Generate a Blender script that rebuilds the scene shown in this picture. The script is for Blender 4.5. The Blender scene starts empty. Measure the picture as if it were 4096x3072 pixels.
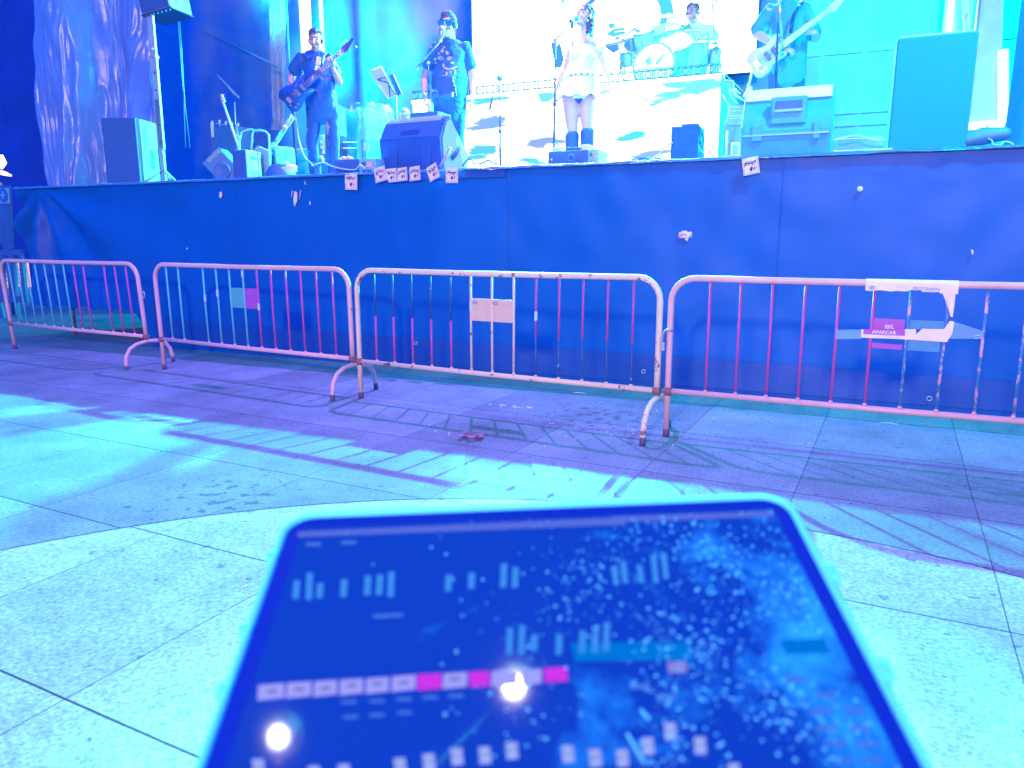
import bpy, bmesh, math, random
from mathutils import Vector, Matrix, Quaternion, noise
from math import radians as R, sin, cos, pi
random.seed(7)
SC = bpy.context.scene
COL = SC.collection
# ---------------------------------------------------------------- camera
PITCH, CH = R(11.0), 1.3
camd = bpy.data.cameras.new('camera'); cam = bpy.data.objects.new('camera', camd); COL.objects.link(cam)
camd.sensor_width = 36; camd.lens = 36*3000/4096
cam.location = (0, 0, CH); cam.rotation_euler = (R(90)-PITCH, 0, 0)
camd.clip_start = .02; camd.clip_end = 400
camd.dof.use_dof = True; camd.dof.focus_distance = 6.5; camd.dof.aperture_fstop = 8.5
SC.camera = cam
# ---------------------------------------------------------------- world
W = bpy.data.worlds.new('World'); SC.world = W; W.use_nodes = True
wn = W.node_tree.nodes; wl = W.node_tree.links
bg = wn['Background']; bg.inputs[0].default_value = (.012, .17, 1, 1); bg.inputs[1].default_value = 1.75
SC.view_settings.view_transform = 'Standard'; SC.view_settings.look = 'None'
SC.view_settings.exposure = .08; SC.view_settings.gamma = 1
# ---------------------------------------------------------------- frames: stage front edge runs along u, depth is v
TH = R(-24.5); UX = Vector((cos(TH), sin(TH), 0)); VX = Vector((-sin(TH), cos(TH), 0)); OO = Vector((0, 7.121, 0))
DZ = 1.92
def S(u, v, z=0.0): return OO + UX*u + VX*v + Vector((0, 0, z))
def st(p):
    q = Vector(p)-OO; return Vector((q.dot(UX), q.dot(VX), q.z))
def ray(x, y):
    a = (x-2048)/3000; b = -(y-1536)/3000
    return Vector((a, cos(PITCH)+b*sin(PITCH), -sin(PITCH)+b*cos(PITCH)))
CO = Vector((0, 0, CH))
def P(x, y, v):            # photograph direction (x,y) met with the vertical plane at depth v: real place in stage axes
    r = ray(x, y); t = ((OO-CO).dot(VX)+v)/r.dot(VX); return st(CO+r*t)
def G(x, y, z=0.0):        # met with a horizontal plane
    r = ray(x, y); t = (z-CH)/r.z; return st(CO+r*t)
def Wd(q): return S(q[0], q[1], q[2])
def colu(x, v, z=DZ):      # u of the point at depth v, height z seen in column x
    k = (x-2048)/3000; zz = -(z-CH)*(-sin(PITCH))
    # X = u*c + v*s ; depth = Y cosP - (z-CH) sinP
    c, s = UX.x, VX.x
    # X = k*(Y cosP - (z-CH) sinP), Y = OO.y + u*UX.y + v*VX.y
    rhs = k*((OO.y+v*VX.y)*cos(PITCH)-(z-CH)*sin(PITCH)) - v*s
    return rhs/(c-k*UX.y*cos(PITCH))
def bear(x): return math.degrees(math.atan2(2048-x, 3000))
def spot(name, pos, target, power, color, size=60, blend=.4, rad=.06):
    l = bpy.data.lights.new(name, 'SPOT'); l.energy = power; l.color = color; l.spot_size = R(size); l.spot_blend = blend; l.shadow_soft_size = rad
    o = bpy.data.objects.new(name, l); COL.objects.link(o); o.location = pos
    o.rotation_euler = (Vector(target)-Vector(pos)).to_track_quat('-Z', 'Y').to_euler(); return o
def area(name, pos, target, power, color, size=1.0):
    l = bpy.data.lights.new(name, 'AREA'); l.energy = power; l.color = color; l.size = size
    o = bpy.data.objects.new(name, l); COL.objects.link(o); o.location = pos
    o.rotation_euler = (Vector(target)-Vector(pos)).to_track_quat('-Z', 'Y').to_euler(); return o
CY = (.0, .75, 1)
# stage lamps (rear truss): cyan, throwing the stage edge's and the barriers' shadows on the paving
spot('stage_lamp_rear', S(-2.0, 3.3, 4.50), S(-2.5, -3.9, 0), 8200, (.05, .85, .85), 118, .5, .04)
spot('stage_lamp_rear', S(1.7, 3.3, 4.48), S(1.6, -4.2, 0), 8200, (.05, .85, .85), 118, .5, .04)
# violet wash from the front truss
spot('stage_lamp_front', S(-1.0, 1.2, 6.3), S(-.6, -3.0, 0), 3000, (.30, .14, 1), 110, .6, .06)
# smoke / backdrop washes
spot('stage_lamp_back_left', S(-6.0, 3.0, 6.2), S(-6.3, 6.4, 4.6), 9000, CY, 56, 1.0, .2)
spot('stage_lamp_back_right', S(3.6, 2.2, 6.2), S(4.4, 5.5, 4.9), 4000, (.0, .85, 1), 85, .9, .8)
spot('stage_lamp_side', S(3.5, 4.0, 5.0), S(-4.6, .6, 2.6), 1900, (.05, .8, 1), 75, .9, .5)
# front washes: cyan over the right end, added unseen pale fill over the singers
spot('stage_lamp_front_right', S(5.0, -1.6, 6.5), S(3.6, .8, 2.6), 1900, (.0, .76, 1), 88, .9, .15)
spot('fill_front_centre', S(-.6, -2.2, 6.2), S(.2, 1.4, 3.4), 520, (1, .78, .95), 42, .7, .15)
# street lighting behind and above the viewer
area('street_lamp_light_behind', (-3.5, -9, 5.0), (0.5, 6, 1.0), 1750, (1, .52, .34), .7)
# ---------------------------------------------------------------- materials
MATS = {}
def nn(nt, t, **kw):
    n = nt.nodes.new(t)
    for k, v in kw.items(): setattr(n, k, v)
    return n
def mat(name, col, rough=.5, metal=0.0, var=.0, vscale=6, bump=0.0, bscale=40, em=None, es=0, spec=.5, alpha=1, coords='Object', trans=0):
    if name in MATS: return MATS[name]
    m = bpy.data.materials.new(name); m.use_nodes = True; nt = m.node_tree; b = nt.nodes['Principled BSDF']; L = nt.links
    b.inputs['Base Color'].default_value = (*col, 1); b.inputs['Roughness'].default_value = rough; b.inputs['Metallic'].default_value = metal
    b.inputs['Specular IOR Level'].default_value = spec; b.inputs['Alpha'].default_value = alpha
    b.inputs['Transmission Weight'].default_value = trans
    if em: b.inputs['Emission Color'].default_value = (*em, 1); b.inputs['Emission Strength'].default_value = es
    if var or bump:
        tc = nn(nt, 'ShaderNodeTexCoord')
    if var:
        n = nn(nt, 'ShaderNodeTexNoise'); n.inputs['Scale'].default_value = vscale; n.inputs['Detail'].default_value = 6; n.inputs['Roughness'].default_value = .65
        L.new(tc.outputs[coords], n.inputs['Vector'])
        r = nn(nt, 'ShaderNodeValToRGB'); r.color_ramp.elements[0].position = .35; r.color_ramp.elements[1].position = .65
        r.color_ramp.elements[0].color = (*[c*(1-var) for c in col], 1); r.color_ramp.elements[1].color = (*[min(1, c*(1+var)) for c in col], 1)
        L.new(n.outputs['Fac'], r.inputs['Fac']); L.new(r.outputs['Color'], b.inputs['Base Color'])
    if bump:
        n2 = nn(nt, 'ShaderNodeTexNoise'); n2.inputs['Scale'].default_value = bscale; n2.inputs['Detail'].default_value = 4
        L.new(tc.outputs[coords], n2.inputs['Vector'])
        bp = nn(nt, 'ShaderNodeBump'); bp.inputs['Strength'].default_value = bump; bp.inputs['Distance'].default_value = .02
        L.new(n2.outputs['Fac'], bp.inputs['Height']); L.new(bp.outputs['Normal'], b.inputs['Normal'])
    MATS[name] = m; return m
def emis(name, col, s):
    if name in MATS: return MATS[name]
    m = bpy.data.materials.new(name); m.use_nodes = True; nt = m.node_tree; nt.nodes.remove(nt.nodes['Principled BSDF'])
    e = nn(nt, 'ShaderNodeEmission'); e.inputs[0].default_value = (*col, 1); e.inputs[1].default_value = s
    nt.links.new(e.outputs[0], nt.nodes['Material Output'].inputs[0]); MATS[name] = m; return m
def paint(name, col, under, chip=.62, scale=9, rough=.4):
    """worn paint: base coat with chips and grime of its own"""
    m = mat(name, col, rough); nt = m.node_tree; b = nt.nodes['Principled BSDF']; L = nt.links
    tc = nn(nt, 'ShaderNodeTexCoord'); n = nn(nt, 'ShaderNodeTexNoise'); n.inputs['Scale'].default_value = scale; n.inputs['Detail'].default_value = 9; n.inputs['Roughness'].default_value = .75
    L.new(tc.outputs['Object'], n.inputs['Vector'])
    r = nn(nt, 'ShaderNodeValToRGB'); e = r.color_ramp.elements
    e[0].position = .3; e[0].color = (*[c*.82 for c in col], 1); e[1].position = chip; e[1].color = (*col, 1)
    x = e.new(chip+.015); x.color = (*under, 1)
    L.new(n.outputs['Fac'], r.inputs['Fac']); L.new(r.outputs['Color'], b.inputs['Base Color'])
    bp = nn(nt, 'ShaderNodeBump'); bp.inputs['Strength'].default_value = .25; bp.inputs['Distance'].default_value = .004
    L.new(n.outputs['Fac'], bp.inputs['Height']); L.new(bp.outputs['Normal'], b.inputs['Normal'])
    return m
def cloth(name, col, rough=.85, fine=.12, folds=.5):
    fine *= .4; folds *= .4
    m = mat(name, col, rough, spec=.2); nt = m.node_tree; b = nt.nodes['Principled BSDF']; L = nt.links
    tc = nn(nt, 'ShaderNodeTexCoord'); n = nn(nt, 'ShaderNodeTexNoise'); n.inputs['Scale'].default_value = 9; n.inputs['Detail'].default_value = 3; n.inputs['Distortion'].default_value = 1.2
    L.new(tc.outputs['Object'], n.inputs['Vector'])
    bp = nn(nt, 'ShaderNodeBump'); bp.inputs['Strength'].default_value = folds; bp.inputs['Distance'].default_value = .06
    L.new(n.outputs['Fac'], bp.inputs['Height']); L.new(bp.outputs['Normal'], b.inputs['Normal'])
    r = nn(nt, 'ShaderNodeValToRGB'); r.color_ramp.elements[0].color = (*[c*(1-fine*2) for c in col], 1); r.color_ramp.elements[1].color = (*[min(1, c*(1+fine*2)) for c in col], 1)
    L.new(n.outputs['Fac'], r.inputs['Fac']); L.new(r.outputs['Color'], b.inputs['Base Color'])
    return m
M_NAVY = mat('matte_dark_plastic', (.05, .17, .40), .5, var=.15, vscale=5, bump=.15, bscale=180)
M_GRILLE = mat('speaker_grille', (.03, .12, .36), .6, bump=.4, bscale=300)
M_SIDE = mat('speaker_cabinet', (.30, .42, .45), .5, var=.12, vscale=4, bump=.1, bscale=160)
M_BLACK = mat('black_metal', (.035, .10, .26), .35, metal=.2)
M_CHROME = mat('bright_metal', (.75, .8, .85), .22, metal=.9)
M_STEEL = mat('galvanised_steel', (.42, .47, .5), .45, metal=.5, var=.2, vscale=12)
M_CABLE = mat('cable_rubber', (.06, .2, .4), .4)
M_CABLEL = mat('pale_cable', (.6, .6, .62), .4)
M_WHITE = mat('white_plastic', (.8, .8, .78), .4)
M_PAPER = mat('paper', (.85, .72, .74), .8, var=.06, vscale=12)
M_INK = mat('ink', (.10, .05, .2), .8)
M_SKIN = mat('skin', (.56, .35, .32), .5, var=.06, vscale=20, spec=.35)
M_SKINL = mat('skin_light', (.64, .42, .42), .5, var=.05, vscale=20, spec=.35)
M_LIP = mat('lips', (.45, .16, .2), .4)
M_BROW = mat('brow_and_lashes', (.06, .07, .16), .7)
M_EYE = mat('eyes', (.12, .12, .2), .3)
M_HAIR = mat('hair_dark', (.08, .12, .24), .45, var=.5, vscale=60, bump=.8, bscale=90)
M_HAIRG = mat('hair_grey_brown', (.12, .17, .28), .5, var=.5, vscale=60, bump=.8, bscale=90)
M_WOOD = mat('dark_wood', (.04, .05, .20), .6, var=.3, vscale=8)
# ---------------------------------------------------------------- mesh builder
class MB:
    def __init__(s): s.bm = bmesh.new(); s.mi = 0
    def _f(s, vs, smooth=True):
        try:
            f = s.bm.faces.new(vs); f.material_index = s.mi; f.smooth = smooth; return f
        except ValueError: return None
    def box(s, c, d, rot=None, bev=0, seg=2):
        b = bmesh.new(); bmesh.ops.create_cube(b, size=1)
        for v in b.verts: v.co = Vector((v.co.x*d[0], v.co.y*d[1], v.co.z*d[2]))
        if bev: bmesh.ops.bevel(b, geom=list(b.edges), offset=min(bev, min(d)*.45), segments=seg, affect='EDGES', profile=.6)
        M = Matrix.Translation(Vector(c)) @ (rot.to_4x4() if rot is not None else Matrix.Identity(4))
        s.merge(b, M, smooth=False); return s
    def merge(s, b, M=None, smooth=True):
        mp = {}
        for v in b.verts: mp[v] = s.bm.verts.new(M @ v.co if M else v.co)
        for f in b.faces: s._f([mp[v] for v in f.verts], smooth)
        b.free()
    def tube(s, pts, r, n=8, caps=True, closed=False):
        pts = [Vector(p) for p in pts]; rs = r if isinstance(r, (list, tuple)) else [r]*len(pts)
        rings = []; up = None; N = len(pts)
        for i, p in enumerate(pts):
            if closed: t = pts[(i+1) % N]-pts[i-1]
            else: t = pts[min(i+1, N-1)]-pts[max(i-1, 0)]
            t.normalize()
            if up is None:
                up = Vector((0, 0, 1)) if abs(t.z) < .9 else Vector((1, 0, 0))
            a = up-t*up.dot(t)
            if a.length < 1e-5: a = t.orthogonal()
            a.normalize(); up = a; b = t.cross(a)
            rings.append([s.bm.verts.new(p+(a*cos(2*pi*k/n)+b*sin(2*pi*k/n))*rs[i]) for k in range(n)])
        for i in range(N if closed else N-1):
            A, B = rings[i], rings[(i+1) % N]
            for k in range(n): s._f([A[k], A[(k+1) % n], B[(k+1) % n], B[k]])
        if caps and not closed:
            s._f(rings[0][::-1], False); s._f(rings[-1], False)
        return s
    def loft(s, secs, n=16, xdir=(1, 0, 0)):
        """secs: (centre, rx, ry) elliptical sections, rounded ends"""
        C = [Vector(q[0]) for q in secs]; N = len(secs); rings = []
        X0 = Vector(xdir)
        def ring(c, t, a, b):
            x = X0-t*X0.dot(t)
            if x.length < 1e-4: x = t.orthogonal()
            x.normalize(); y = t.cross(x)
            return [s.bm.verts.new(c+x*a*cos(2*pi*k/n)+y*b*sin(2*pi*k/n)) for k in range(n)]
        def tan(i):
            t = C[min(i+1, N-1)]-C[max(i-1, 0)]; return t.normalized()
        t0, t1 = tan(0), tan(N-1); a, b = secs[0][1], secs[0][2]; r0 = min(a, b)
        for w in (.25, .7, .93):
            k = math.sqrt(1-(1-w)**2) if w < 1 else 1
            rings.append(ring(C[0]-t0*r0*(1-w), t0, a*k, b*k))
        for i in range(N): rings.append(ring(C[i], tan(i), secs[i][1], secs[i][2]))
        a, b = secs[-1][1], secs[-1][2]; r1 = min(a, b)
        for w in (.93, .7, .25):
            k = math.sqrt(1-(1-w)**2); rings.append(ring(C[-1]+t1*r1*(1-w), t1, a*k, b*k))
        for A, B in zip(rings, rings[1:]):
            for k in range(n): s._f([A[k], A[(k+1) % n], B[(k+1) % n], B[k]])
        s._f(rings[0][::-1]); s._f(rings[-1]); return s
    def ball(s, c, r, rot=None, sub=2):
        b = bmesh.new(); bmesh.ops.create_icosphere(b, subdivisions=sub, radius=1)
        r = r if isinstance(r, (tuple, list)) else (r, r, r)
        M = Matrix.Translation(Vector(c)) @ (rot.to_4x4() if rot is not None else Matrix.Identity(4)) @ Matrix.Diagonal((*r, 1))
        s.merge(b, M); return s
    def lathe(s, prof, M=None, n=24):
        M = M or Matrix.Identity(4); rings = []
        for r, z in prof:
            rings.append([s.bm.verts.new(M @ Vector((max(r, 1e-4)*cos(2*pi*k/n), max(r, 1e-4)*sin(2*pi*k/n), z))) for k in range(n)])
        for A, B in zip(rings, rings[1:]):
            for k in range(n): s._f([A[k], A[(k+1) % n], B[(k+1) % n], B[k]])
        return s
    def poly(s, pts, smooth=False): s._f([s.bm.verts.new(Vector(p)) for p in pts], smooth); return s
    def prism(s, pts, off):
        off = Vector(off); a = [s.bm.verts.new(Vector(p)) for p in pts]; b = [s.bm.verts.new(Vector(p)+off) for p in pts]
        s._f(a[::-1], False); s._f(b, False)
        for k in range(len(a)): s._f([a[k], a[(k+1) % len(a)], b[(k+1) % len(a)], b[k]], False)
        return s
    def grid(s, fn, nu, nv):
        V = [[s.bm.verts.new(fn(i/nu, j/nv)) for j in range(nv+1)] for i in range(nu+1)]
        for i in range(nu):
            for j in range(nv): s._f([V[i][j], V[i+1][j], V[i+1][j+1], V[i][j+1]])
        return s
    def build(s, name, mats, parent=None, sub=None, recalc=True):
        if sub is not None:
            for v in s.bm.verts: v.co = v.co-sub
        if recalc: bmesh.ops.recalc_face_normals(s.bm, faces=s.bm.faces)
        me = bpy.data.meshes.new(name); s.bm.to_mesh(me); s.bm.free()
        for m in (mats if isinstance(mats, (list, tuple)) else [mats]): me.materials.append(m)
        o = bpy.data.objects.new(name, me); COL.objects.link(o)
        if parent is not None: o.parent = parent
        return o
def meta(o, label, cat, group=None, kind=None):
    if label: o['label'] = label
    if cat: o['category'] = cat
    if group: o['group'] = group
    if kind: o['kind'] = kind
    return o
def thing(name, label, cat, q, group=None, yaw=None):
    """Empty at stage coordinates q; children built in stage axes (yaw None) or in own axes (yaw = degrees, 0 faces -Y)"""
    o = bpy.data.objects.new(name, None); COL.objects.link(o); o.location = Wd(q); o.empty_display_size = .1
    o.rotation_euler = (0, 0, TH if yaw is None else R(yaw)); meta(o, label, cat, group); o['_q'] = 0
    del o['_q']; return o
class T:
    """a thing whose parts are described in stage axes"""
    def __init__(s, name, label, cat, q, group=None):
        s.q = Vector(q); s.o = thing(name, label, cat, q, group)
    def part(s, name, mb, m, parent=None):
        return mb.build(name, m, parent or s.o, sub=s.q)
def solo(name, label, cat, q, mb, m, group=None, kind=None):
    """a thing of one mesh, given in stage axes"""
    q = Vector(q); o = mb.build(name, m, None, sub=q); o.location = Wd(q); o.rotation_euler = (0, 0, TH)
    return meta(o, label, cat, group, kind)
TMP = bpy.data.scenes.new('tmp_eval')
def remesh(mb, name, mats, parent, vox=.01, smooth=6, sub=None):
    o = mb.build(name, mats, parent, sub)
    m = o.modifiers.new('r', 'REMESH'); m.mode = 'VOXEL'; m.voxel_size = vox; m.use_smooth_shade = True
    if smooth:
        k = o.modifiers.new('s', 'SMOOTH'); k.factor = .5; k.iterations = smooth
    o.parent = None; COL.objects.unlink(o); TMP.collection.objects.link(o)
    dg = TMP.view_layers[0].depsgraph; TMP.view_layers[0].update(); me = bpy.data.meshes.new_from_object(o.evaluated_get(dg))
    TMP.collection.objects.unlink(o); COL.objects.link(o); o.parent = parent
    o.modifiers.clear(); old = o.data; o.data = me; bpy.data.meshes.remove(old)
    me.materials.clear()
    for x in (mats if isinstance(mats, (list, tuple)) else [mats]): me.materials.append(x)
    for p in me.polygons: p.use_smooth = True; p.material_index = 0
    return o
def text_mesh(body, size, ext=.0005, off_=.0):
    c = bpy.data.curves.new('t', 'FONT'); c.body = body; c.size = size; c.extrude = ext; c.align_x = 'CENTER'; c.offset = off_
    o = bpy.data.objects.new('t', c); TMP.collection.objects.link(o); TMP.view_layers[0].update()
    me = bpy.data.meshes.new_from_object(o.evaluated_get(TMP.view_layers[0].depsgraph))
    b = bmesh.new(); b.from_mesh(me); bpy.data.objects.remove(o); bpy.data.meshes.remove(me); bpy.data.curves.remove(c); return b
# ================================================================ GROUND
def paving(name, base, joints, speck, dark=.5):
    m = bpy.data.materials.new(name); m.use_nodes = True; nt = m.node_tree; L = nt.links; b = nt.nodes['Principled BSDF']
    def M(op, a, c=None, **k):
        n = nn(nt, 'ShaderNodeMath', operation=op)
        for i, x in enumerate((a, c)):
            if x is None: continue
            if isinstance(x, (int, float)): n.inputs[i].default_value = x
            else: L.new(x, n.inputs[i])
        return n.outputs[0]
    g = nn(nt, 'ShaderNodeNewGeometry'); sp = nn(nt, 'ShaderNodeSeparateXYZ'); L.new(g.outputs['Position'], sp.inputs[0])
    X, Y = sp.outputs[0], sp.outputs[1]
    GA = R(-27); u = M('ADD', M('MULTIPLY', X, cos(GA)), M('MULTIPLY', Y, sin(GA)))
    v = M('ADD', M('MULTIPLY', X, -sin(GA)), M('MULTIPLY', Y, cos(GA)))
    wob = nn(nt, 'ShaderNodeTexNoise'); wob.inputs['Scale'].default_value = 1.2; L.new(g.outputs['Position'], wob.inputs['Vector'])
    w = M('MULTIPLY', M('SUBTRACT', wob.outputs['Fac'], .5), .012)
    def joint(c, off, per, wd):
        fr = M('FRACT', M('DIVIDE', M('ADD', M('SUBTRACT', c, off), w), per))
        d = M('MULTIPLY', M('MINIMUM', fr, M('SUBTRACT', 1.0, fr)), per)
        return M('LESS_THAN', d, wd)
    v0, u0, shift = joints
    vv = M('ADD', v, M('MULTIPLY', M('GREATER_THAN', u, -.5), shift))
    ja = joint(vv, v0, .955, .0042); jb = joint(u, u0, .82, .0026)
    jt = M('MAXIMUM', ja, M('MULTIPLY', jb, .8))
    n1 = nn(nt, 'ShaderNodeTexNoise'); n1.inputs['Scale'].default_value = 55; n1.inputs['Detail'].default_value = 6; n1.inputs['Roughness'].default_value = .8; L.new(g.outputs['Position'], n1.inputs['Vector'])
    n2 = nn(nt, 'ShaderNodeTexNoise'); n2.inputs['Scale'].default_value = 1.7; n2.inputs['Detail'].default_value = 7; n2.inputs['Roughness'].default_value = .7; L.new(g.outputs['Position'], n2.inputs['Vector'])
    n3 = nn(nt, 'ShaderNodeTexVoronoi'); n3.inputs['Scale'].default_value = 2.2; L.new(g.outputs['Position'], n3.inputs['Vector'])
    # coarse grain: pale chips and dark pits
    r1 = nn(nt, 'ShaderNodeValToRGB'); e = r1.color_ramp.elements; e[0].position = .36; e[0].color = (*[c*(1-speck) for c in base], 1); e[1].position = .62; e[1].color = (*[min(1, c*(1+speck*.8)) for c in base], 1)
    k = e.new(.49); k.color = (*base, 1)
    L.new(n1.outputs['Fac'], r1.inputs['Fac'])
    def mix(t, A, B, fac):
        n = nn(nt, 'ShaderNodeMix', data_type='RGBA', blend_type=t)
        if isinstance(fac, float): n.inputs[0].default_value = fac
        else: L.new(fac, n.inputs[0])
        for i, x in ((6, A), (7, B)):
            if isinstance(x, tuple): n.inputs[i].default_value = x
            else: L.new(x, n.inputs[i])
        return n.outputs[2]
    r2 = nn(nt, 'ShaderNodeValToRGB'); r2.color_ramp.elements[0].position = .3; r2.color_ramp.elements[0].color = (.62, .62, .62, 1); r2.color_ramp.elements[1].position = .62; r2.color_ramp.elements[1].color = (1, 1, 1, 1)
    L.new(n2.outputs['Fac'], r2.inputs['Fac'])
    c = mix('MULTIPLY', r1.outputs[0], r2.outputs[0], 1.0)
    fa = M('FLOOR', M('DIVIDE', M('ADD', M('SUBTRACT', vv, v0), w), .955)); fb = M('FLOOR', M('DIVIDE', M('ADD', M('SUBTRACT', u, u0), w), .82))
    cx_ = nn(nt, 'ShaderNodeCombineXYZ'); L.new(fa, cx_.inputs[0]); L.new(fb, cx_.inputs[1]); wnz = nn(nt, 'ShaderNodeTexWhiteNoise'); L.new(cx_.outputs[0], wnz.inputs['Vector'])
    sl = M('ADD', M('MULTIPLY', wnz.outputs['Value'], .28), .80); cs = nn(nt, 'ShaderNodeCombineColor'); [L.new(sl, cs.inputs[i]) for i in range(3)]
    c = mix('MULTIPLY', c, cs.outputs[0], 1.0)
    # gum and drip stains: small dark blobs, more of them near the middle barrier
    def near(px, py, rad):
        q = Wd(G(px, py)); dx = M('SUBTRACT', X, q.x); dy = M('SUBTRACT', Y, q.y)
        d = M('SQRT', M('ADD', M('MULTIPLY', dx, dx), M('MULTIPLY', dy, dy)))
        return M('MAXIMUM', 0.0, M('SUBTRACT', 1.0, M('DIVIDE', d, rad)))
    n4 = nn(nt, 'ShaderNodeTexNoise'); n4.inputs['Scale'].default_value = 15; n4.inputs['Detail'].default_value = 2; L.new(g.outputs['Position'], n4.inputs['Vector'])
    sp1 = M('GREATER_THAN', M('ADD', n4.outputs['Fac'], M('MULTIPLY', M('MAXIMUM', near(2420, 1665, .75), near(900, 1990, .5)), .16)), .70)
    c = mix('MULTIPLY', c, (.35, .38, .45, 1), M('MULTIPLY', sp1, .8))
    c = mix('MIX', c, (.035, .04, .05, 1), M('MULTIPLY', jt, .9))
    L.new(c, b.inputs['Base Color']); b.inputs['Roughness'].default_value = .62; b.inputs['Specular IOR Level'].default_value = .4
    bp = nn(nt, 'ShaderNodeBump'); bp.inputs['Strength'].default_value = .55; bp.inputs['Distance'].default_value = .006
    L.new(M('SUBTRACT', n1.outputs['Fac'], M('MULTIPLY', jt, .8)), bp.inputs['Height']); L.new(bp.outputs['Normal'], b.inputs['Normal'])
    return m
mb = MB(); mb.grid(lambda a, b: Vector((-70+140*a, -70+140*b, 0)), 8, 8)
o = mb.build('ground', paving('granite_paving', (.27, .35, .34), (3.03, -2.02, 0.0), .35)); meta(o, None, None, kind='structure')
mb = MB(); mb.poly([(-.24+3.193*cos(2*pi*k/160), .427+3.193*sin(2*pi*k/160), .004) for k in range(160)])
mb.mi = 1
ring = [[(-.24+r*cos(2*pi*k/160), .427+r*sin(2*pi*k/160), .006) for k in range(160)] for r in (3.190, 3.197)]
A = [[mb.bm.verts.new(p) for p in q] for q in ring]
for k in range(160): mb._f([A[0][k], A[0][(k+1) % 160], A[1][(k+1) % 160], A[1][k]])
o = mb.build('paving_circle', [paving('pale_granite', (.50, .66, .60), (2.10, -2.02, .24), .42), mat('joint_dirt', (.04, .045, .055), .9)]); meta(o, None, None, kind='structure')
# ================================================================ STAGE
UL = P(70, 745, 0).x; UR = 6.4
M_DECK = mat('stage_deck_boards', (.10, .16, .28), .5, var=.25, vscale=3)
t = T('stage', 'long raised stage platform behind the row of barriers', 'stage', (0, 4, 0))
mb = MB(); mb.box(((UL+UR)/2, 4.04, DZ-.09), (UR-UL, 8, .16), bev=.01); t.part('deck', mb, M_DECK)
for i in range(7):
    for v in (.35, 3.5, 7.2):
        mb = MB(); mb.tube([(UL+.3+i*(UR-UL-.6)/6, v, 0), (UL+.3+i*(UR-UL-.6)/6, v, DZ-.17)], .03); t.part('leg', mb, M_STEEL)
# skirt
def tarp_mat(name, col, rough, bstr=.5, bsc=6, metal=0, dist=1.5):
    m = mat(name, col, rough, metal, spec=.24 if rough > .42 else .7); nt = m.node_tree; b = nt.nodes['Principled BSDF']; L = nt.links
    tc = nn(nt, 'ShaderNodeTexCoord')
    n = nn(nt, 'ShaderNodeTexNoise'); n.inputs['Scale'].default_value = bsc; n.inputs['Detail'].default_value = 5; n.inputs['Distortion'].default_value = dist; L.new(tc.outputs['Object'], n.inputs['Vector'])
    w = nn(nt, 'ShaderNodeTexNoise'); w.inputs['Scale'].default_value = 160; L.new(tc.outputs['Object'], w.inputs['Vector'])
    bp = nn(nt, 'ShaderNodeBump'); bp.inputs['Strength'].default_value = bstr; bp.inputs['Distance'].default_value = .05; L.new(n.outputs['Fac'], bp.inputs['Height'])
    b2 = nn(nt, 'ShaderNodeBump'); b2.inputs['Strength'].default_value = .25; b2.inputs['Distance'].default_value = .003; L.new(w.outputs['Fac'], b2.inputs['Height']); L.new(bp.outputs['Normal'], b2.inputs['Normal'])
    L.new(b2.outputs['Normal'], b.inputs['Normal'])
    r = nn(nt, 'ShaderNodeValToRGB'); r.color_ramp.elements[0].color = (*[c*.85 for c in col], 1); r.color_ramp.elements[1].color = (*[min(1, c*1.15) for c in col], 1); L.new(n.outputs['Fac'], r.inputs['Fac']); L.new(r.outputs['Color'], b.inputs['Base Color'])
    return m
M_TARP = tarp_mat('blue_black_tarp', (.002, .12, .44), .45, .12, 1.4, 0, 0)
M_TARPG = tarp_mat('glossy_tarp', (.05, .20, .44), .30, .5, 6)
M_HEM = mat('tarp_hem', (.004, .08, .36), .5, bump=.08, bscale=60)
FC = P(160, 735, 0)
u_tear = P(610, 1300, 0).x
def skirt_v(u, z):
    a = 0
    d = math.hypot(u-FC.x, z-FC.z); ang = math.atan2(FC.z-z, u-FC.x)
    fade = max(0, 1-(u-UL)/3.2)
    a += .19*fade*min(1, d/.5)*(abs(sin(ang*5.2+.6))**2-.5)
    a += .05*noise.noise(Vector((u*.8, z*.7, 3)))+.012*noise.noise(Vector((u*3.5, z*3, 8)))
    a += .02*fade*noise.noise(Vector((u*9, z*5, 1)))
    top = max(0, (z-DZ+.2)/.25); a += .03*top*noise.noise(Vector((u*4, 2, z*3)))
    return a*min(1, max(.25, (DZ+.06-z)*3))-.03
def skirt_bot(u):
    k = min(1, max(0, (u_tear-u)/.25)); return -.003+k*(.42+.09*noise.noise(Vector((u*2.3, 5, 0)))+.05*noise.noise(Vector((u*9, 5, 0))))
def sk(a, b):
    u = UL+(UR-UL)*a; zb = skirt_bot(u); z = zb+(DZ+.01-zb)*b
    return Vector((u, skirt_v(u, z), z))
t = T('tarpaulin_skirt', 'blue tarpaulin skirt hanging over the whole stage front', 'tarpaulin', (0, 0, 0))
mb = MB(); mb.grid(sk, 300, 60); t.part('sheet', mb, M_TARP)
mb = MB(); mb.grid(lambda a, b: Vector((u_tear+.05+(UR-u_tear-.05)*a, skirt_v(u_tear+(UR-u_tear)*a, .3*b)-.012, .045+(.20+.10*(1-a)+.012*noise.noise(Vector((a*22, 0, 0))))*b)), 140, 6); t.part('hem', mb, M_HEM)
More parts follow.
